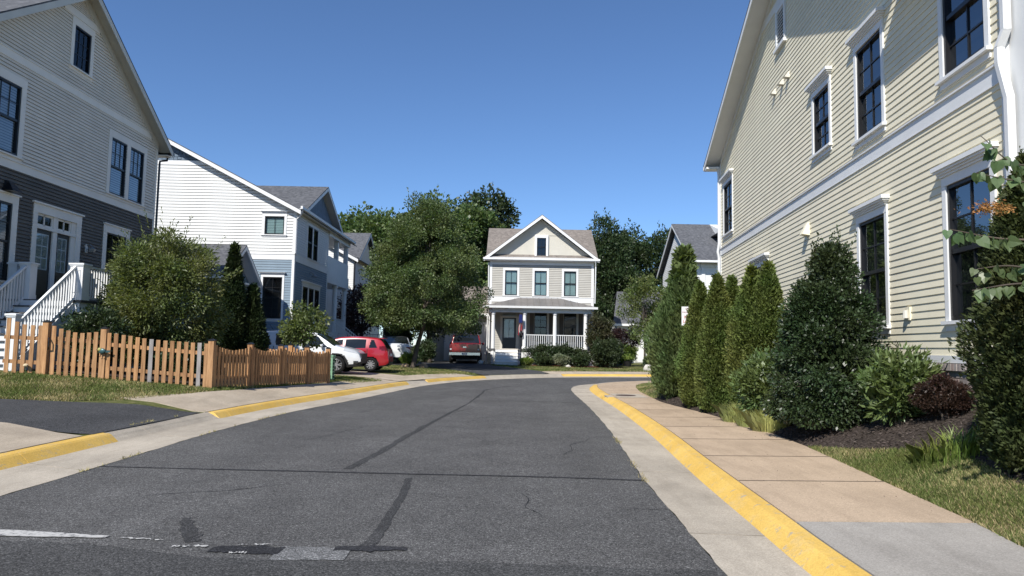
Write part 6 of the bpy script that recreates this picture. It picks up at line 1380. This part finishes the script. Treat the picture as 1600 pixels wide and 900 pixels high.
tuft('ornamental_grass', 'yellow green grass clump nearest the big holly', 4.56, 12.75, 1700, .36, .38, 'leaf_ograss', .0026, group=og)
tuft('weed_clump', 'bright green weedy clump at the mulch edge by near arborvitae', 4.78, 7.95, 420, .24, .42, 'leaf_lime', .006, .8)
# planting round the beige house
shrub('hedge', 'long dark clipped hedge in front of the porch railing', 2.95, 46.75, 1.45, (2.15, .5), 9000, .12, 'leaf_dark', 'hedge', wid=.5, k=110, cr=.36)
shrub('myrtle_shrub', 'tall rusty green shrub at the right porch corner', 5.75, 46.9, 3.6, (.98, .8), 8000, .13, 'leaf_myrtle', k=60)
shrub('yew_shrub', 'dark broad shrub below the tall rusty one', 5.95, 45.7, 1.9, (1.15, .9), 7000, .12, 'leaf_dark', k=60)
pg = 'low shrubs along the porch'
for x, y, h, r, m_, lb in ((.95, 45.35, .55, .42, 'leaf_lime', 'low lime green shrub next to the porch steps'), (2.0, 45.5, .95, .72, 'leaf_pine', 'rounded green shrub second from the porch steps'), (3.2, 45.45, .85, .62, 'leaf_pale', 'silvery green shrub in front of the porch hedge'), (4.35, 45.4, .95, .66, 'leaf_pine', 'rounded green shrub left of the broad dark one')):
    shrub('foundation_shrub', lb, x, y, h, r, 3000, .10, m_, group=pg)
shrub('boxwood', 'small dark ball shrub at the far curb beside the juniper', 8.55, 45.0, .95, .5, 2500, .10, 'leaf_dark')
shrub('foundation_shrub', 'bright green shrub at the foot of the white house stairs', -9.0, 40.9, 1.25, (1.0, .6), 3500, .11, 'leaf_lime', group=None)
shrub('foundation_shrub', 'dark green shrub beside the pickup in the driveway', -5.45, 46.7, 1.5, (.75, .6), 5000, .11, 'leaf_pine')
shrub('foundation_shrub', 'tall dark shrub between the white car and the garage driveway', -7.4, 48.5, 2.8, (1.2, .9), 7000, .12, 'leaf_dark')
shrub('foundation_shrub', 'bright yellow green shrub behind the maple trunk', -5.6, 40.2, .75, .5, 2000, .10, 'leaf_lime')
shrub('foundation_shrub', 'lime green bush behind the purple leaved maple', 7.9, 51.0, 1.5, (1.1, .6), 4000, .12, 'leaf_lime')
x, y = 7.75, 48.5; z = gz(x, y); P_ = np.column_stack([x + RNG.normal(0, .2, 500), y + RNG.normal(0, .2, 500), z + .45 + np.abs(RNG.normal(0, .2, 500))]); leaves('foliage', P_, RNG.normal(0, .6, (500, 3)) + np.array([0, 0, .6]), .11, .4, 'leaf_lime', PT)
x, y = -10.86, 16.45; z = gz(x, y); T = thing('flower', 'pale flower on a stem low behind the gate pickets', 'flower', (x, y, z)); mb = MB(); mb.tube([(x, y, z), (x, y, z + .2)], .006, 5); mb.build('stem', 'leaf_laurel', T); mb = MB(); ell(mb, (x, y, z + .22), (.06, .05, .04), 8, 5); mb.build('bloom', 'flower', T)
# ------------------------------------------------------------------ mulch, grass
def scatter(poly, n):
    poly = np.array(poly, float); lo = poly.min(0); hi = poly.max(0); out = []
    while sum(map(len, out)) < n:
        p = lo + (hi - lo) * RNG.random((n * 2, 2)); ins = np.zeros(len(p), bool); j = len(poly) - 1
        for i in range(len(poly)):
            a, b = poly[i], poly[j]; c = ((a[1] > p[:, 1]) != (b[1] > p[:, 1])) & (p[:, 0] < (b[0] - a[0]) * (p[:, 1] - a[1]) / (b[1] - a[1] + 1e-12) + a[0]); ins ^= c; j = i
        out.append(p[ins])
    return np.vstack(out)[:n]
LE = [(2, .4), (6.3, .57), (7.4, .72), (8.5, .68), (9.24, .38), (10.2, .12), (10.8, .02), (26, .02)]
yy = np.arange(3, 25, .35); le = np.interp(yy, *zip(*LE)); XY = np.zeros((len(yy), 12, 2))
for i, y in enumerate(yy):
    a = float(walk_edge(y)) + le[i] + .03 * math.sin(y * 7); b = 5.93 + (y - 9.8) * .083 if y > 8.3 else 6.5; XY[i, :, 0] = np.linspace(a, b, 12); XY[i, :, 1] = y
Z = gz(XY[..., 0].ravel(), XY[..., 1].ravel()).reshape(XY.shape[:2]) + .012 + RNG.random(XY.shape[:2]) * .02; Z[:, 0] -= .03
grid_obj('mulch_bed', XY, Z, 'mulch')
bedp = [(float(walk_edge(y)) + float(np.interp(y, *zip(*LE))) + .02, y) for y in np.arange(4, 20, .5)] + [(5.9 + (y - 9.8) * .083, y) for y in np.arange(19.5, 3.9, -1)]
p = scatter(bedp, 16000); P_ = np.column_stack([p, gz(p[:, 0], p[:, 1]) + .02 + .02 * RNG.random(len(p))]); D = RNG.normal(0, 1, (len(p), 3)) * np.array([1, 1, .25])
o = leaves('mulch_chips', P_, D, .045 * RNG.uniform(.4, 1.3, len(p)), .35, 'chip_a', None); tag(o, 'dark shredded mulch chips covering the bed by the cream house', 'mulch', kind='stuff')
def lawn(polys, dens_label, n, h, cat='grass', dry=.35, mat='grass_a', w_=.006):
    P2 = []
    for poly, m_ in polys: P2.append(scatter(poly, m_))
    p = np.vstack(P2); P_ = np.column_stack([p, gz(p[:, 0], p[:, 1]) - .005]); nz = np.sin(p[:, 0] * 3.1) * np.sin(p[:, 1] * 2.3 + p[:, 0]) + RNG.normal(0, .8, len(p)); d = nz > (1 - 2 * dry)
    hh = h * RNG.uniform(.5, 1.2, len(p))
    blades('lawn_grass', P_[~d], hh[~d], mat, label=dens_label, cat=cat, w_=w_); blades('lawn_grass', P_[d], hh[d] * .8, 'grass_dry', label='dry straw blades among ' + dens_label, cat=cat, w_=w_)
rs = [(float(walk_edge(y)) + .0, y) for y in np.arange(4.2, 10.8, .4)] + [(float(walk_edge(y)) + float(np.interp(y, *zip(*LE))) + .04, y) for y in np.arange(10.6, 4.0, -.4)]
lawn([(rs, 42000)], 'short lawn grass beside the right sidewalk', 0, .055)
rs2 = [(float(walk_edge(y)), y) for y in np.arange(20.8, 29.5, .5)] + [(5.6, 29.5), (5.4, 25), (4.5, 21)]
lawn([(rs2, 9000)], 'short lawn grass behind the storm drain', 0, .07, dry=.6, w_=.01)
lf = [(-7.35, 14.6), (-6.85, 16.3), (-6.75, 17.25), (-7.1, 17.5), (-11.4, 16.7), (-13.5, 16.2), (-14.5, 12.2), (-10.5, 13.2), (-8.2, 13.8)]
lawn([(lf, 52000)], 'patchy lawn grass in front of the picket fence', 0, .075, dry=.5, w_=.009)
st_ = []
for y in np.arange(17.2, 27.2, .5): q = lpt(s_of_y(y), .98); st_.append(tuple(q))
for y in np.arange(27, 17.1, -.5): q = lpt(s_of_y(y), 1.45); st_.append(tuple(q))
lawn([(st_, 12000)], 'grass strip along the foot of the street side fence', 0, .08, dry=.25, w_=.01)
lawn([([(-6.2, 24.2), (-5.3, 24.6), (-4.75, 27.3), (-6.3, 28.3), (-8, 28.3), (-8, 25.5)], 9000)], 'grass around the green utility pedestal', 0, .08, dry=.25, w_=.012)
lawn([([(-3.3, 33.2), (-1.6, 35.6), (-4.9, 40.1), (-9, 41), (-6.1, 34.5), (-4.4, 31.8)], 14000)], 'grass island around the maple trunk', 0, .08, dry=.4, w_=.014)
lawn([([(1.5, 40.2), (7, 42.6), (12, 43.4), (12, 47), (6.4, 45), (1, 44.9), (-1.2, 45.8), (-1.0, 44.2)], 22000)], 'front lawn grass before the beige house', 0, .09, dry=.3, w_=.016)
drape('planting_bed', [(.5, 44.75), (7.0, 44.6), (7.0, 47.3), (.5, 47.3)], 'mulch_red', .02, (20, 8))
drape('planting_bed', [(-6.1, 37.2), (-4.0, 37.2), (-4.0, 38.9), (-6.1, 38.9)], 'mulch', .02, (8, 8))
drape('planting_bed', [(-13.4, 17.8), (-7.2, 17.9), (-6.2, 24), (-13.4, 26)], 'mulch', .02, (16, 16))

q = []
for Rd, lo, hi, n_ in ((L_ROAD, 6.5, 16, 420), (R_ROAD, 7.5, 13, 260), (L_BACK, 10.5, 14.4, 260)):
    yv = lo + (hi - lo) * RNG.random(n_) ** 1.0; yv = yv[(np.sin(yv * 5.3) + np.sin(yv * 2.1 + 1)) > .35]
    q.append(np.column_stack([np.interp(yv, Rd[:, 1], Rd[:, 0]) + RNG.normal(0, .018, len(yv)), yv, np.full(len(yv), .004 if Rd is not L_BACK else .15)]))
blades('seam_weeds', np.vstack(q), .035 * RNG.uniform(.5, 1.4, sum(map(len, q))), 'grass_dry', label='small weeds growing in the seams along the gutter', cat='weeds', w_=.006, lean=.9)
yv = 6 + 23 * RNG.random(420) ** .8; xv = np.interp(yv, R_BACK[:, 1], R_BACK[:, 0]) + RNG.random(420) ** .5 * (walk_edge(yv) - np.interp(yv, R_BACK[:, 1], R_BACK[:, 0])); P_ = np.column_stack([xv, yv, np.full(420, .156)])
o = leaves('leaf_litter', P_, RNG.normal(0, 1, (420, 3)) * np.array([1, 1, .1]), .013 * RNG.uniform(.5, 1.4, 420), .5, 'chip_a', None); tag(o, 'scattered bits of mulch and dry leaf on the sidewalk', 'litter', kind='stuff')
